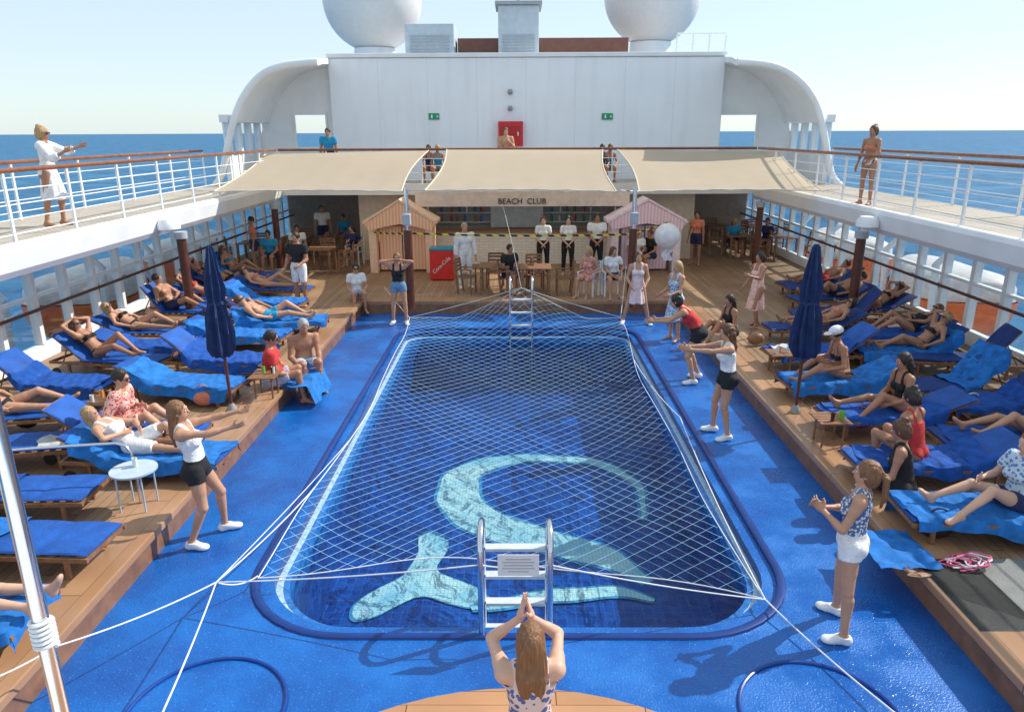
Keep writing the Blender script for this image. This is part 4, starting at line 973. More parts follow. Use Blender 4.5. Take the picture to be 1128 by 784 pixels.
    if glasses:
        b=MB()
        for sg in(-1,1):
            b.ell(hp_(HC+hf*.094+hr*sg*.034+hu*.002),(.030*s,.010*s,.022*s),12,8,Rm); b.cyl(hp_(HC+hf*.085+hr*sg*.062+hu*.006),hp_(HC+hr*sg*.082+hu*.006),.004*s,n=5)
        b.cyl(hp_(HC+hf*.10-hr*.02+hu*.008),hp_(HC+hf*.10+hr*.02+hu*.008),.004*s,n=5); b.make("sunglasses",black,root,smooth=True)
    elif cell<=.016:
        for sg in(-1,1):
            b=MB(); b.ell(hp_(HC+hf*.0815+hr*sg*.030+hu*.004),(.014*s,.008*s,.0075*s),10,8,Rm,0); b.ell(hp_(HC+hf*.0875+hr*sg*.030+hu*.004),(.006*s,.004*s,.0065*s),8,6,Rm,1)
            b.make("eye",[eyew,eyed],root,smooth=True)
    if cell<=.016:
        b=MB(); b.ell(hp_(HC+hf*.090-hu*.053),(.023*s,.006*s,.0065*s),12,6,Rm); b.make("mouth",lips,root,smooth=True)
    if hat is not None:
        b=MB(); cc=hp_(HC+hu*.06-hf*.01); b.ell(cc,(.098*s,.112*s,.075*s),20,10,Rm); b.ell(hp_(HC+hu*.055+hf*.1),(.075*s,.08*s,.009*s),16,6,Rm); b.make("cap",hat,root,smooth=True)
    return root
def stand(arms=None,legs=None,**k):
    d=dict(up=(0,.02,1),arms=arms or [((-.2,.02,-1),(-.1,.18,-1)),((.2,.02,-1),(.1,.18,-1))],legs=legs or [((-.06,.04,-1),(-.02,-.04,-1)),((.06,.0,-1),(.02,-.04,-1))]); d.update(k); return d
def sit(dz=-.40,fy=.40,arms=None,**k):
    d=dict(anchor='pelvis',up=(0,.05,1),cup=(0,.15,1),arms=arms or [('t',(-.14,.30,.06)),('t',(.14,.30,.06))],legs=[('t',(-.13,fy,dz),(-.1,1,.8)),('t',(.13,fy+.05,dz),(.1,1,.8))]); d.update(k); return d
def lie(ang=.5,kn=(.15,.0),arms=0,**k):
    c_,s_=math.cos(ang),math.sin(ang)
    def leg(sg,b_):
        if b_<=0: return ((sg*.08,1,.0),(sg*.05,1,-.03))
        return ((sg*.08,math.cos(b_),math.sin(b_)),(sg*.04,math.cos(b_),-math.sin(b_)))
    A=[('t',(-.24,.02,.03),(-1,-.4,0)),('t',(.24,.02,.03),(1,-.4,0))]
    if arms==1: A=[('t',(-.08,-.62*c_,.62*s_+.12),(-1,0,.1)),('t',(.08,-.62*c_,.62*s_+.12),(1,0,.1))]
    if arms==2: A=[('t',(-.10,.05,.16),(-1,-.2,0)),('t',(.12,-.05,.18),(1,-.2,0))]
    if arms==3: A=[('t',(-.26,.0,.03),(-1,-.4,0)),('t',(.06,-.60*c_,.62*s_+.13),(1,0,.1))]
    d=dict(anchor='pelvis',up=(0,-c_,s_),front=(0,s_,c_),arms=A,legs=[leg(-1,kn[0]),leg(1,kn[1])],neck=(0,-math.cos(ang+.25),math.sin(ang+.25)),face=(random.uniform(-.4,.4),math.sin(ang+.45),math.cos(ang+.45))); d.update(k); return d
def on(tag,dy=0,dx=0,dz=0,pel=-.30):
    x,y,z,yaw,ang=LG[tag]; o=Matrix.Rotation(yaw,3,'Z')@Vector((dx,pel+dy+.1,0)); return (x+o.x,y+o.y,z+SZ+.045+.085+dz),yaw,ang
w_white=cloth("white_cotton",(.8,.8,.8)); w_black=cloth("black_cotton",(.015,.015,.018)); w_red=cloth("red_cotton",(.58,.04,.04)); w_denim=cloth("denim",(.14,.28,.45)); w_pink=cloth("pale_pink_chiffon",(.8,.62,.62)); w_navy=cloth("navy_cotton",(.02,.03,.10)); w_teal=cloth("teal_cotton",(.02,.28,.5)); w_coral=cloth("coral_cotton",(.7,.23,.14))
w_pat=pattern("tropical_print",(.03,.05,.12),(.7,.68,.62),'flower',22); w_pat2=pattern("tribal_print",(.75,.72,.68),(.08,.16,.35),'flower',34); w_pat3=pattern("red_blue_print",(.10,.12,.30),(.72,.55,.5),'flower',26); w_patb=pattern("blue_print",(.10,.24,.5),(.55,.65,.75),'flower',25); w_patr=pattern("red_print",(.55,.05,.06),(.75,.45,.38),'flower',30); w_bstr=pattern("blue_stripe",(.1,.15,.35),(.75,.75,.75),'stripe',14)
shoew=mat("white_canvas_shoe",(.8,.8,.8),.6)
def A(u,v,z): p=G(u,v,z); return (p.x,p.y,z)
person("woman with long brown hair clapping above her head in printed top",(0.07,3.34,.252),rad(6),stand(arms=[('t',(-.035,.24,.62),(-.55,.8,-.3)),('t',(.035,.24,.62),(.55,.8,-.3))],hand=[(.2,.1,1),(-.2,.1,1)],palm=[(1,0,0),(-1,0,0)],curl=.15,face=(0,1,.1),neck=(0,.05,1)),1.60,True,1,('long','lbrown'),[('tank',w_pat3,-.05),('shorts',w_pat,.5)],.0085)
person("woman in white tank top and black shorts throwing with outstretched arms",A(231,594,0),rad(-78),stand(up=(0,.02,1),cup=(0,-.28,1),arms=[((-.12,.95,.12),(.05,.98,.22)),((.12,.95,.02),(-.05,.98,.2))],legs=[((-.14,.48,-1),(-.05,-.02,-1)),((.14,.12,-1),(.05,-.42,-1))],face=(0,1,.12),neck=(0,-.05,1),palm=[(1,0,.6),(-1,0,.6)],curl=.5),1.76,True,2,('long','lbrown'),[('tank',w_white),('shorts',w_black,.35),('shoes',shoew)],.0085)
person("woman in patterned top and white shorts standing with hands together",A(924,692,0),rad(62),stand(up=(0,-.02,1),cup=(0,-.08,1),arms=[('t',(-.05,.24,.22),(-.7,-.3,-.8)),('t',(.05,.25,.21),(.7,-.3,-.8))],hand=[(.35,.75,.45),(-.35,.75,.45)],palm=[(1,0,0),(-1,0,0)],legs=[((-.2,-.08,-1),(-.1,-.06,-1)),((.2,.12,-1),(.08,-.02,-1))],face=(0,1,.1),curl=.6),1.74,True,2,('pony','lbrown'),[('tank',w_pat2,-.0),('shorts',w_white,.32),('shoes',shoew)],.0085)
person("woman in white top and black shorts reaching out beside the pool",A(793,480,0),rad(88),stand(cup=(0,.1,1),arms=[((-.15,1,-.05),(.1,1,.05)),((.15,1,-.2),(-.1,1,.0))],legs=[((-.1,.1,-1),(-.05,-.2,-1)),((.15,.25,-1),(.05,-.02,-1))],curl=.4),1.78,True,2,('long','brown'),[('tank',w_white),('shorts',w_black,.35),('shoes',shoew)],.011)
person("woman in red top and black shorts bending forward over pool",A(766,420,0),rad(75),stand(up=(0,.45,1),cup=(0,.75,.8),arms=[((-.1,.9,-.6),(.1,1,-.1)),((.1,.7,-.7),(0,1,-.1))],legs=[((-.15,.35,-1),(-.05,-.3,-1)),((.15,.3,-1),(.05,-.45,-1))],face=(0,1,-.1)),1.84,True,2,('bun','dark'),[('tank',w_red),('shorts',w_black,.4),('shoes',shoew)],.011)
person("woman in pale pink dress standing at the end of the pool",A(700,357,0),rad(175),stand(legs=[((-.25,.04,-1),(-.25,-.04,-1)),((.25,.0,-1),(.25,-.04,-1))],arms=[((-.3,.1,-1),(.3,.6,-.5)),((.3,.1,-1),(-.3,.6,-.5))]),1.78,True,2,('long','brown'),[('dress',w_pink,.42),('shoes',shoew)],.013)
person("blond woman in blue printed dress standing by the pole",A(742,375,0),rad(120),stand(arms=[((-.2,.3,-1),(.1,1,-.2)),((.2,.1,-1),(0,.9,-.4))]),1.78,True,2,('long','blond'),[('dress',w_patb,.5)],.013)
person("woman in black top and denim shorts shading her eyes",A(441,357,0),rad(180),stand(arms=[('t',(-.12,.12,.60),(-1,.3,.2)),('t',(.12,.12,.60),(1,.3,.2))],legs=[((-.12,.04,-1),(-.04,-.04,-1)),((.12,.0,-1),(.04,-.04,-1))]),1.74,True,2,('pony','lbrown'),[('tank',w_black,.02),('shorts',w_denim,.3),('shoes',shoew)],.013,glasses=True)
person("man in black polo shirt and white shorts standing on deck",A(333,337,ZD),rad(165),stand(arms=[((-.2,.1,-1),(.2,.7,-.3)),((.25,0,-1),(.1,.5,-1))]),1.84,False,3,('short','dark'),[('tshirt',w_black),('shorts',w_white,.85)],.016)
person("man in white uniform standing near the drinks cooler",A(513,317,ZD),rad(200),stand(),1.8,False,2,('short','blond'),[('shirt',w_white),('trousers',w_white),('shoes',shoew)],.018)
for u,h_,fm in((598,'brown',True),(625,'dark',True),(656,'dark',False)):
    person("bar waiter in white shirt and black trousers with hands clasped",A(u,303,ZD),rad(180),stand(arms=[('t',(-.05,.16,.0),(-1,-.3,0)),('t',(.05,.16,.0),(1,-.3,0))]),1.76 if fm else 1.84,fm,1 if fm else 3,('short' if not fm else 'bun',h_),[('tshirt',w_white),('trousers',w_black)],.018,group="bar waiters standing in a row")
person("person in white shirt sitting on the wooden ledge",A(393,322,ZD+.2),rad(200),sit(-.36,.42),1.75,True,2,('short','dark'),[('tshirt',w_white),('shorts',w_bstr,.6)],.015,glasses=True)
person("man in red polo shirt sitting sideways on ledge",(-4.15,11.5,ZD+.15),rad(-75),sit(-.3,.42,arms=[('t',(-.1,.35,.05)),('t',(.1,.33,.08))],belly=.8),1.92,False,3,('short','dark'),[('tshirt',w_red),('shorts',w_bstr,.7)],.0115,glasses=True)
person("bare chested man in patterned shorts sitting on the ledge",(-3.85,12.5,ZD+.15),rad(-150),sit(-.33,.42,arms=[('t',(-.15,.38,-.02)),('t',(.15,.35,.04))],cup=(0,.3,1),belly=.6),1.92,False,3,('short','grey'),[('shorts',w_patb,.75)],.0115)
at,yw,an=on("a4",dy=.15); person("woman in red printed dress sitting on a lounger, sunglasses",at,yw,sit(-.25,.5,legs=[((-.1,1,.5),(-.1,.75,-.7)),((.12,1,.45),(.1,.8,-.7))],arms=[('t',(-.16,.2,.2)),('t',(.16,.1,.05))]),1.76,True,2,('short','dark'),[('dress',w_patr,.5,1)],.0115,glasses=True)
at,yw,an=on("a5"); person("woman in white dress reclining on a towel covered lounger",at,yw,lie(an+.15,(.5,.0),2),1.66,True,2,('long','blond'),[('dress',w_white,.5)],.0125)
at,yw,an=on("a1",dy=.42); person("sunbather lying on a lounger with legs stretched",at,yw,lie(an+.1,(.0,.12)),1.68,True,1,('long','blond'),[('swimsuit',w_black)],.0125)
WB=[('bikini_top',w_black),('brief',w_black)]; WR=[('bikini_top',w_red),('brief',w_red)]; WC=[('bikini_top',w_coral),('brief',w_coral)]; WT=[('bikini_top',w_teal),('brief',w_teal)]
for tag,lab,kn,ar,fm,sk_,hr_,wr_,cl,gl in(
 ("a8","sunbather in dark bikini lying on a lounger",(.4,0),0,True,2,('long','blond'),WB,.014,False),
 ("b2","woman in dark bikini sunbathing with one knee raised",(.75,.35),1,True,3,('long','brown'),WB,.013,True),
 ("b3","woman in black bikini lying on a lounger",(.5,0),0,True,2,('long','blond'),WB,.014,True),
 ("b5","man reading on a raised lounger",(.6,.4),2,False,3,('short','dark'),[('shorts',w_navy,.6)],.016,False),
 ("b6","woman in dark swimsuit lying on lounger",(.4,.7),0,True,3,('long','dark'),[('swimsuit',w_navy)],.016,False),
 ("a10","man lounging in blue shorts near the ledge",(.6,.2),0,False,2,('short','brown'),[('shorts',w_teal,.5)],.016,True),
 ("b8","woman in red bikini lying on a lounger",(.5,0),1,True,3,('long','dark'),WR,.018,False),
 ("b13","woman in printed swimsuit reclining on lounger",(.5,.3),3,True,3,('short','dark'),[('swimsuit',w_patr)],.018,False),
 ("b10","man in dark shorts reclining on a lounger",(.3,.6),3,False,3,('short','dark'),[('shorts',w_black,.5)],.02,False),
 ("b11","woman in coral bikini reclining on a lounger",(.6,0),0,True,2,('bun','brown'),WC,.02,True),
 ("b14","woman in teal bikini on a raised lounger",(.6,.3),2,True,3,('long','brown'),WT,.02,True),
 ("c3","woman in coral bikini lying on a navy lounger",(.5,.1),0,True,3,('bun','dark'),WC,.017,True),
 ("c7","woman in black bikini lying on a navy lounger",(.6,.2),1,True,3,('long','dark'),WB,.017,True),
 ("c8","woman in black swimsuit resting on a lounger",(.5,.7),2,True,3,('short','brown'),[('swimsuit',w_black)],.016,True),
 ("c9","woman in dark bikini sunbathing with arm raised",(.4,.0),3,True,3,('short','blond'),WB,.015,True),
 ("c5","man in dark shorts lying on a navy lounger",(.6,.2),0,False,3,('short','dark'),[('shorts',w_navy,.5)],.018,False),
 ("c17","man in red shorts lying on a navy lounger",(.4,.2),0,False,3,('short','dark'),[('shorts',w_red,.5)],.02,False),
 ("c20","dark haired woman in black bikini reclining, laughing",(.7,.4),2,True,2,('long','dark'),WB,.0125,False),
 ("c13","woman in teal swimsuit lying on a lounger",(.6,.3),0,True,2,('short','blond'),[('swimsuit',w_teal)],.014,True)):
    at,yw,an=on(tag); person(lab,at,yw,lie(an+.1,kn,ar),1.68 if fm else 1.76,fm,sk_,hr_,wr_,cl,glasses=gl)
person("woman in short coral beach dress walking across the deck",A(833,360,ZD),rad(110),stand(arms=[((-.3,.5,-.6),(.1,1,.3)),((.3,.1,-1),(0,.6,-.7))],legs=[((-.06,.3,-1),(-.02,-.2,-1)),((.06,-.1,-1),(.02,-.3,-1))]),1.68,True,3,('bun','dark'),[('dress',mat("coral_pink_print",(.80,.48,.40),.8,var=.3,scale=14),.52)],.014)
person("seated woman in dark top on the deck ledge",(4.4,A(847,362,ZD+.2)[1],ZD+.18),rad(110),sit(-.1,.45,legs=[((-.1,1,.6),(-.1,.7,-.8)),((.12,1,.5),(.1,.8,-.8))]),1.70,True,3,('long','dark'),[('tank',w_black),('shorts',w_black,.3)],.014)
at,yw,an=on("c1",dy=.25); person("woman in tan bikini and sun visor sitting on lounger",at,yw,sit(-.25,.5,cup=(0,.35,1),legs=[((-.1,1,.35),(-.1,.9,-.5)),((.12,1,.55),(.1,.75,-.8))],arms=[('t',(-.2,.35,.1)),('t',(.2,.3,.2))]),1.76,True,3,('short','dark'),WB,.0125,hat=w_white)
at,yw,an=on("c14",dy=.1); person("woman with long dark hair sitting in black swimsuit",at,yw+rad(5),sit(-.25,.5,legs=[((-.1,1,.5),(-.1,.75,-.7)),((.12,1,.2),(.1,.95,-.2))]),1.74,True,3,('long','dark'),[('swimsuit',w_black)],.0125)
at,yw,an=on("c15",dy=.45); person("woman in red swimsuit sitting with her back turned",at,rad(35),sit(-.3,.35,cup=(0,.25,1)),1.74,True,3,('bun','dark'),[('swimsuit',w_red)],.0115)
person("woman with bun in black dress sitting on the ledge",(4.5,7.7,ZD+.15),rad(60),sit(-.3,.42,cup=(0,.2,1),arms=[('t',(-.16,.33,.1)),('t',(.1,.36,.1))]),1.80,True,3,('bun','brown'),[('tank',w_black),('skirt',w_black,.5)],.010)
at,yw,an=on("c16",dy=.05); person("woman in blue printed shirt sitting with legs stretched",at,yw+rad(8),sit(-.25,.5,up=(0,-.1,1),cup=(0,0,1),legs=[((-.12,1,.5),(-.15,.85,-.55)),((.12,1,.35),(.05,.95,-.35))],arms=[('t',(-.2,-.12,-.02),(-1,-.5,0)),('t',(.14,.3,.2))]),1.72,True,1,('pony','red'),[('tshirt',w_patb),('shorts',w_navy,.4)],.010)
person("woman in white beach dress pointing over the railing",A(62,249,ZU),rad(-80),stand(arms=[((-.1,.8,-.3),(.1,1,.35)),((.2,.5,-.6),(0,.9,.5))],legs=[((-.08,.2,-1),(-.03,-.1,-1)),((.06,-.1,-1),(.02,-.2,-1))]),1.76,True,3,('bun','blond'),[('dress',w_white,.48,1)],.013,glasses=True)
person("woman in bikini standing at the upper deck railing",A(952,226,ZU),rad(120),stand(arms=[((-.35,.3,-.8),(.3,.6,-.5)),((.2,.1,-1),(.0,.4,-1))]),1.72,True,3,('bun','brown'),[('bikini_top',w_coral),('brief',w_pat)],.014)
person("man in teal shirt leaning on the upper rear railing",(Yp(362,160,24.2).x,24.2,ZU),rad(180),stand(),1.75,False,3,('short','dark'),[('tshirt',w_teal),('shorts',w_navy,.6)],.02)
person("bare chested man standing before the red cabinet",(Yp(557,160,24.3).x,24.3,ZU),rad(190),stand(arms=[('t',(-.1,.25,.3)),('t',(.1,.25,.3))]),1.75,False,2,('short','brown'),[('shorts',w_white,.6)],.02)
for u,hh in((472,'dark'),(482,'blond'),(672,'brown'),(663,'dark')):
    q=Yp(u,200,24.1); person("sunbather sitting behind the upper rear railing",(q.x,24.25+random.random()*.3,ZU+.48),rad(180),sit(-.4,.35),1.66,True,3,('short',hh),[('swimsuit',random.choice([w_navy,w_teal,w_coral]))],.02,group="sunbathers on the upper rear deck")
# ------------------------------------------------------------ bar terrace furniture and guests
def chair(x,y,yaw,m=wood,fab=None,lab="wooden slatted dining chair on the teak deck"):
    e=top("dining_chair",lab,"chair",(x,y,ZD),yaw,"chairs on the bar terrace")
    b=MB()
    for k in range(5): b.box((0,-.18+k*.09,.44),(.46,.075,.022))
    b.make("seat",fab or m,e)
    for sx in(-.21,.21):
        b=MB(); b.box((sx,.19,.215),(.04,.04,.43)); b.make("leg",m,e)
        b=MB(); b.box((sx,-.21,.45),(.04,.04,.9),Matrix.Rotation(rad(6),3,'X')); b.make("leg",m,e)
        b=MB(); b.box((sx,0,.64),(.05,.44,.025)); b.box((sx,.19,.54),(.035,.035,.2)); b.make("armrest",m,e)
    b=MB()
    for z in(.6,.7,.8,.88): b.box((0,-.235-(z-.6)*.1,z),(.40,.02,.06))
    b.make("backrest",fab or m,e); return e
def table(x,y,w_=.8,d_=.8):
    e=top("dining_table","wooden slatted dining table on the teak deck","table",(x,y,ZD),0,"tables on the bar terrace")
    b=MB()
    for k in range(7): b.box((0,-d_/2+d_*(k+.5)/7,.735),(w_,d_/7-.008,.03))
    b.make("table_top",wood,e)
    for sx in(-1,1):
        for sy in(-1,1): b=MB(); b.box((sx*(w_/2-.06),sy*(d_/2-.06),.36),(.06,.06,.72)); b.make("leg",wood,e)
    return e
sets=[(545,322),(590,324),(812,283),(835,272),(790,270),(860,285),(330,285),(355,300),(280,292)]
for u,v in sets:
    p=G(u,v,ZD); table(p.x,p.y)
    for dx,dy,ya in((.75,0,90),(-.75,0,-90),(0,.75,180)): chair(p.x+dx,p.y+dy,rad(ya+random.uniform(-15,15)))
strf=pattern("striped_deck_fabric",(.05,.25,.5),(.8,.8,.8),'vstripe',9)
GS=[(648,326,150,'blond',[('dress',w_patr,.5)],"blond woman in printed dress sitting in a striped terrace chair"),(673,326,185,'brown',[('tshirt',w_white),('shorts',w_navy,.4)],"woman in white shirt sitting in a striped terrace chair"),(392,292,165,'dark',[('tshirt',w_navy),('shorts',w_navy,.4)],"person in navy shirt sitting in a striped terrace chair")]
for u,v,yq,hh,wr_,lb in GS:
    p=G(u,v,ZD); chair(p.x,p.y,rad(yq),white,strf,"white chair with blue striped fabric on the terrace")
    person(lb,(p.x,p.y-.05,ZD+.56),rad(yq),sit(-.46,.42,arms=[('t',(-.18,.2,.12)),('t',(.05,.3,.25 if yq<170 else .05))],face=(.4 if yq<170 else -.5,1,-.1)),1.70,True,2,('long',hh),wr_,.016)
for u,v in((700,300),(716,300),(382,275),(330,292),(805,282),(842,282),(300,300),(560,322)):
    p=G(u,v,ZD); person("guest sitting at a table in the shaded terrace",(p.x,p.y,ZD+.55),rad(180+random.uniform(-60,60)),sit(-.44,.42),1.7,bool(random.random()<.5),3,('short',random.choice(['dark','blond','brown'])),[('tshirt',random.choice([w_navy,w_black,w_teal,w_white])),('shorts',w_navy,.6)],.02,group="guests seated on the terrace")
for u,v,yw_ in((765,292,150),(358,280,200),(283,300,120)):
    person("guest standing in the shade of the terrace",A(u,v,ZD),rad(yw_),stand(),1.72,yw_!=200,3,('short','dark'),[('tshirt',random.choice([w_navy,w_white,w_coral])),('shorts',w_navy,.6)],.02,group="guests standing on the terrace")
def side_table(u,v,z=.40,m=wood,r=None,lab="small wooden side table beside a lounger"):
    p=G(u,v,ZD+z); e=top("side_table",lab,"side table",(p.x,p.y,ZD),0,"side tables between the loungers")
    b=MB()
    if r: b.lathe([(r,z-.02),(r,z),(.01,z)],(0,0,0),28)
    else:
        for k in range(5): b.box((0,-.18+k*.09,z-.01),(.42,.078,.02))
    b.make("table_top",m,e,smooth=bool(r))
    for a in(45,135,225,315):
        b=MB(); q=(r or .24)*.8; b.cyl((q*math.cos(rad(a)),q*math.sin(rad(a)),0),(q*math.cos(rad(a)),q*math.sin(rad(a)),z-.02),.010 if r else .016,n=8); b.make("leg",m,e)
    return p
def glass_on(p,dx,dy,z,c):
    b=MB(); b.lathe([(.024,0),(.028,.11),(.026,.11),(.022,.02)],(0,0,0),14); b.make("drinking_glass",c,smooth=True,loc=(p.x+dx,p.y+dy,z+.001),label="tall glass of colourful drink on a side table",cat="glass",group="drinks on the side tables")
drk=[mat("drink_orange",(.7,.30,.06),.1),mat("drink_cola",(.08,.02,.01),.1),mat("drink_pale",(.7,.75,.7),.1),mat("drink_green",(.2,.5,.08),.1)]
pt=side_table(147,516,.50,mat("white_mesh_table",(.45,.55,.65),.4),.25,"round white mesh side table on slim legs"); glass_on(pt,0,.05,ZD+.50,drk[2])
for u,v in((190,480),(292,412),(915,460),(860,388),(235,360),(940,352),(115,440)):
    pt=side_table(u,v)
    for k in range(3): glass_on(pt,random.uniform(-.15,.15),random.uniform(-.12,.12),ZD+.40,random.choice(drk))
b=MB(); p=G(335,415,ZD+.05); b.grid(lambda u,v:(p.x-.25+u*.6+.03*math.sin(9*v),p.y-.6+v*1.0+.03*math.sin(11*u),ZD+.06+.02*math.sin(13*u+5*v)*math.sin(9*v)+.02 if u<.8 else ZD+.05-(u-.8)*1.4+.02*math.sin(15*v)),20,24); b.make("beach_towel",towel_m,smooth=True,label="rumpled blue towel draped over the wooden ledge",cat="towel")
b=MB(); p=G(985,605,ZD+.05); b.grid(lambda u,v:(p.x-.3+u*.6,p.y-.35+v*.7,ZD+.06+.012*math.sin(13*u+5*v)+.008*math.sin(21*v)),24,24); b.make("beach_towel",towel_m,smooth=True,label="blue towel spread flat over the wooden ledge",cat="towel")
rub=mat("grey_grating_panel",(.22,.23,.22),.6,bump=.8,bscale=90)
for u,v,sx_ in((1105,655,.55),):
    b=MB(); p=G(u,v,ZD); b.bx(-sx_,sx_,-sx_,sx_,.002,.03); b.make("grating_panel",rub,loc=(p.x,p.y,ZD),label="grey metal grating panel set in the teak deck",cat="deck panel")
b=MB(); p=G(1065,625,ZD)
for k in range(7):
    a0=random.random()*6; b.tube([(.14*math.cos(t+a0)*(1+.3*math.sin(3*t+k))+.03*k-.1,.10*math.sin(t+a0)*(1+.3*math.cos(2*t+k)),.04+.008*k) for t in np.linspace(0,5.8,30)],.008,6,mi=k%2)
b.make("rope_coil",[mat("pink_rope",(.7,.12,.25),.7),ropew],smooth=True,loc=(p.x,p.y,ZD+.01),label="tangled pink and white rope lying on the deck",cat="rope")
for (u,v,m_,lb) in((1030,590,black,"small black handbag lying on the deck"),(832,378,mat("tan_leather",(.3,.15,.07),.5),"tan leather beach bag beside a lounger"),(205,500,mat("straw_bag",(.55,.4,.2),.8),"straw beach bag beside a lounger"),(948,470,w_red,"red cloth beach bag beside a lounger"),(225,445,w_coral,"coral cloth beach bag beside a lounger"),(1068,455,w_white,"white cloth beach bag beside a lounger"),(30,470,w_black,"black beach bag beside a lounger")):
    p=G(u,v,ZD+.05); e=top("beach_bag",lb,"bag",(p.x,p.y,ZD+.031))
    b=MB(); b.ell((0,0,.12),(.17,.09,.12),16,10); b.make("bag_body",m_,e,smooth=True)
    b=MB(); b.tube([(.12*math.cos(t),0,.2+.14*math.sin(t)) for t in np.linspace(0,math.pi,12)],.01,6); b.make("handle",m_,e,smooth=True)
for k,(u,v) in enumerate(((1003,628),(1013,632),(125,440),(905,470))):
    p=G(u,v,ZD+.05); b=MB(); b.ell((0,0,.012),(.04,.12,.010),14,6); b.tube([(-.03,.0,.02),(0,.06,.045),(.03,0,.02)],.005,5); b.make("flip_flop",mat("brown_sandal",(.3,.17,.1),.6),smooth=True,loc=(p.x,p.y,ZD+.031),yaw=.6+k,label="brown flip flop lying on the deck",cat="sandal",group="flip flops on the deck")
# ------------------------------------------------------------ ladders
def ladder(x,y,h,w_,lab,back=False):
    e=top("pool_ladder",lab,"pool ladder",(x,y,0),0,"ladders at the pool ends")
    d=-1 if back else 1
    for sx in(-1,1):
        X=sx*w_/2; b=MB(); path=[(X,-d*.35,.0),(X,-d*.35,h*.8)]+[(X,-d*.35+d*.22*(1-math.cos(t)),h*.8+.2*math.sin(t)*h) for t in np.linspace(.2,math.pi,9)]+[(X,d*.1,-.9)]
        b.tube(path,.028,10); b.make("side_rail",chrome,e,smooth=True)
    for k in range(5):
        z=h*.62-k*.3; b=MB(); b.box((0,d*.1,z),(w_-.05,.10,.03)); b.make("tread",mat("grey_tread",(.55,.6,.65),.5),e)
    return e
p=Yp(568,700,5.85); ladder(p.x,5.95,1.02,.62,"stainless steel pool ladder with grey treads")
p=Yp(574,345,16.4); ladder(p.x,16.15,1.25,.5,"stainless steel pool ladder with tall handrails",back=True)
e=top("paper_notice","white paper notice taped to the net rope at ladder","notice",(Yp(571,616,5.52).x,5.50,.80))
b=MB(); b.box((0,0,0),(.36,.006,.21)); b.make("paper",mat("paper",(.8,.8,.78),.8,var=.02),e)
for k,(w_,z) in enumerate(((.22,.06),(.28,.03),(.26,0),(.28,-.03),(.18,-.06))): b=MB(); b.box((0,-.005,z),(w_,.002,.007)); b.make("printed_line",mat("print_grey",(.35,.35,.4),.7),e)
# ------------------------------------------------------------ net
CFR=G(843,660,.10); CFL=G(284,634,.14); CRL=Vector((-2.55,16.7,.20)); CRR=Vector((2.45,16.7,.20))
def nf(u,v):
    p=(CRL*(1-u)+CRR*u)*(1-v)+(CFL*(1-u)+CFR*u)*v
    p=p.copy()
    ed=math.sin(math.pi*u)**.7 if 0<u<1 else 0
    k=max(0,1-v*5)**1.3*max(0,1-abs(u-.53)*3.2)
    p.z+=.75*k
    p.z-=.34*ed*math.sin(math.pi*min(1,v*.96+.03))*(.8)
    p.z+=.01*math.sin(u*14+v*9)+.008*math.sin(v*31+u*5)
    p.x+=.035*math.sin(v*13+u*6)+( .38*math.sin(math.pi*v)*(.5-u)); p.y+=.05*math.sin(u*11+v*4)-.10*math.sin(math.pi*u)*(1-v)+.45*math.sin(math.pi*u)*v
    out=abs(p.x)>2.3 or p.y<6.0 or p.y>16.0
    p.z=max(p.z,.055 if out else -.23)
    return p
e=top("safety_net","pale blue safety net stretched over the swimming pool","net",(0,11,0))
O_=Vector((0,11,0)); b=MB(); D_=.040  # diamond mesh: cords run on both diagonals of the sheet
ASP=11.0/5.2
def diag(c0,sgn):
    # points (u,v) with u = c0 + sgn*v*ASP , clipped to the sheet
    pts=[]
    for j in range(241):
        v=j/240; u=c0+sgn*v*ASP
        if -1e-9<=u<=1+1e-9: pts.append(nf(min(max(u,0),1),v)-O_)
    return pts
step=.046; c0=-ASP
while c0<1:
    q=diag(c0,1)
    if len(q)>3: b.tube(q[::3]+([q[-1]] if (len(q)-1)%3 else []),.0021,3,cap=False)
    c0+=step
c0=0
while c0<1+ASP:
    q=diag(c0,-1)
    if len(q)>3: b.tube(q[::3]+([q[-1]] if (len(q)-1)%3 else []),.0021,3,cap=False)
    c0+=step
b.make("mesh",netm,e)
for pth in([nf(i/30,0)-O_ for i in range(31)],[nf(i/30,1)-O_ for i in range(31)],[nf(0,i/50)-O_ for i in range(51)],[nf(1,i/50)-O_ for i in range(51)]): b=MB(); b.tube(pth,.006,6); b.make("border_rope",ropew,e,smooth=True)
def rope(pts,lab,r=.011,sag=.0):
    P=[Vector(p) for p in pts]; q=[]
    for i in range(len(P)-1):
        for t in np.linspace(0,1,14,endpoint=False): z=P[i].lerp(P[i+1],float(t)); z.z-=sag*4*t*(1-t); q.append(z)
    q.append(P[-1]); b=MB(); b.tube([x-P[0] for x in q],r,7); return b.make("rope",ropew,smooth=True,loc=P[0],label=lab,cat="rope",group="ropes holding the pool net")
pole=Yp(35,640,2.5)
K1=G(238,641,.30)
rope([CFL,K1,Vector((pole.x+.03,2.52,1.3))],"long white rope from the net corner to steel post",.007,.06)
rope([nf(0,.82),K1,G(60,712,.6),G(-60,765,.7)],"white rope stretched from the net corner",.007,.04)
rope([nf(0,.68),K1],"thin white rope from the net edge",.005,.03)
rope([CFR,G(985,784,.1),G(1120,850,.1)],"white rope running from the net corner over the deck",.008,.03)
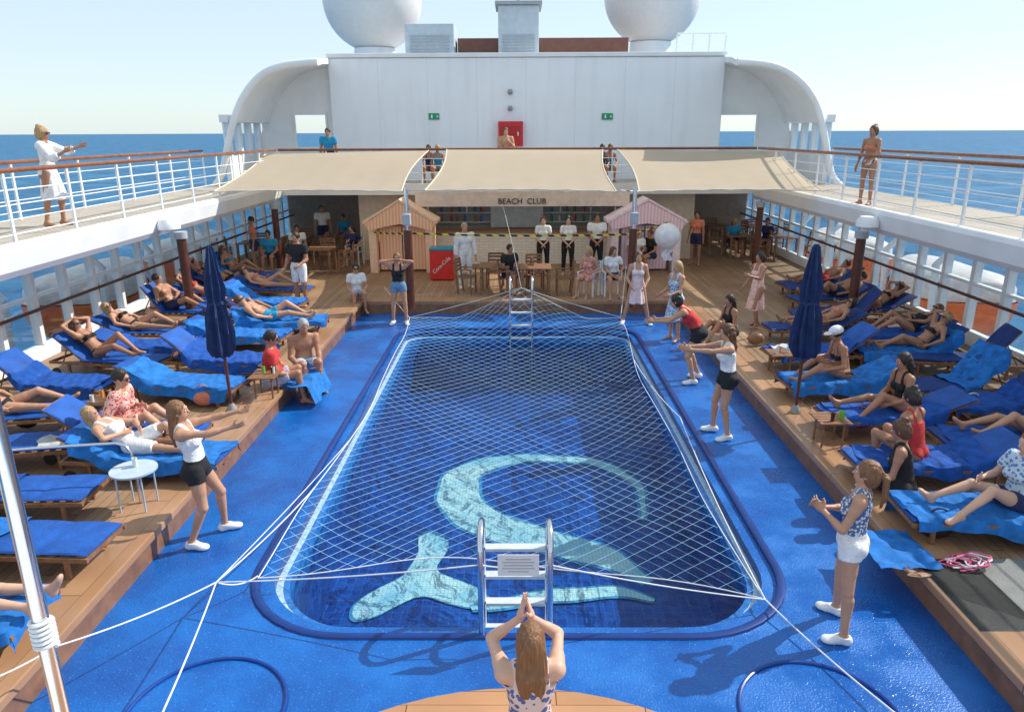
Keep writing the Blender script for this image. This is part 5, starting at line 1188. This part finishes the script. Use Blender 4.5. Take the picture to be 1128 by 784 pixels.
rope([nf(.53,0),(-.15,17.4,2.0),(-.35,18.6,2.6)],"white rope lifting the net at the pool end",.004,.0)
rope([CRL,(-3.4,18.3,.6)],"white rope tying the net at the pool end",.007,.02); rope([CRR,(2.8,18.5,1.1)],"white rope tying the net to the sail pole",.007,.02)
rope([nf(.53,0),CRL],"taut white rope from the far ladder to the net corner",.006,.02); rope([nf(.53,0),CRR],"taut white rope from the far ladder to the net corner",.006,.02)
rope([nf(1,.3),nf(1,.6)+Vector((.22,0,.1)),CFR],"slack white rope hanging along the net edge",.007,.08)
rope([K1,Yp(528,622,5.6),Yp(606,622,5.6),CFR],"white rope across the ladder at net height",.007,.03)
e=top("steel_post","polished steel post with tied rope at the deck corner","steel post",(pole.x,2.5,0))
b=MB(); b.cyl((0,0,0),(0,0,4.6),.032,n=24); b.make("tube",chrome,e,smooth=True)
b=MB(); b.lathe([(.07,.001),(.07,.02),(.04,.04)],(0,0,0),24); b.make("base_flange",chrome,e,smooth=True)
b=MB(); zr=Yp(50,700,2.5).z
b.tube([(.040*math.cos(t),.040*math.sin(t),zr-.05+t*.0035) for t in np.linspace(0,2*math.pi*6,110)],.009,6)
b.make("rope_wrap",ropew,e,smooth=True)
a=G(-40,500,1.05); c=G(128,490,1.05); e=top("chrome_handrail","curved stainless handrail standing on the teak deck","handrail",(c.x,c.y,ZD))
dx=a.x-c.x; b=MB(); b.tube([(dx,a.y-c.y,.75),(dx*.5,(a.y-c.y)*.5,.77),(0,0,.77),(.10,0,.74),(.15,0,.66),(.17,0,.5),(.17,0,0)],.018,10); b.make("rail",chrome,e,smooth=True)
b=MB(); b.tube([(dx,a.y-c.y,.75),(dx,a.y-c.y,0)],.018,10); b.make("rail",chrome,e,smooth=True)
p=Yp(20,230,12.2); b=MB(); b.tube([(.0,.26*math.cos(t),.26*math.sin(t)) for t in np.linspace(0,2*math.pi,28,endpoint=False)],.06,10,closed=True); b.make("life_ring",mat("life_ring_red",(.7,.06,.03),.5),smooth=True,loc=(-9.55,p.y,ZU+.55),label="red life ring hung on the outer railing",cat="life ring")
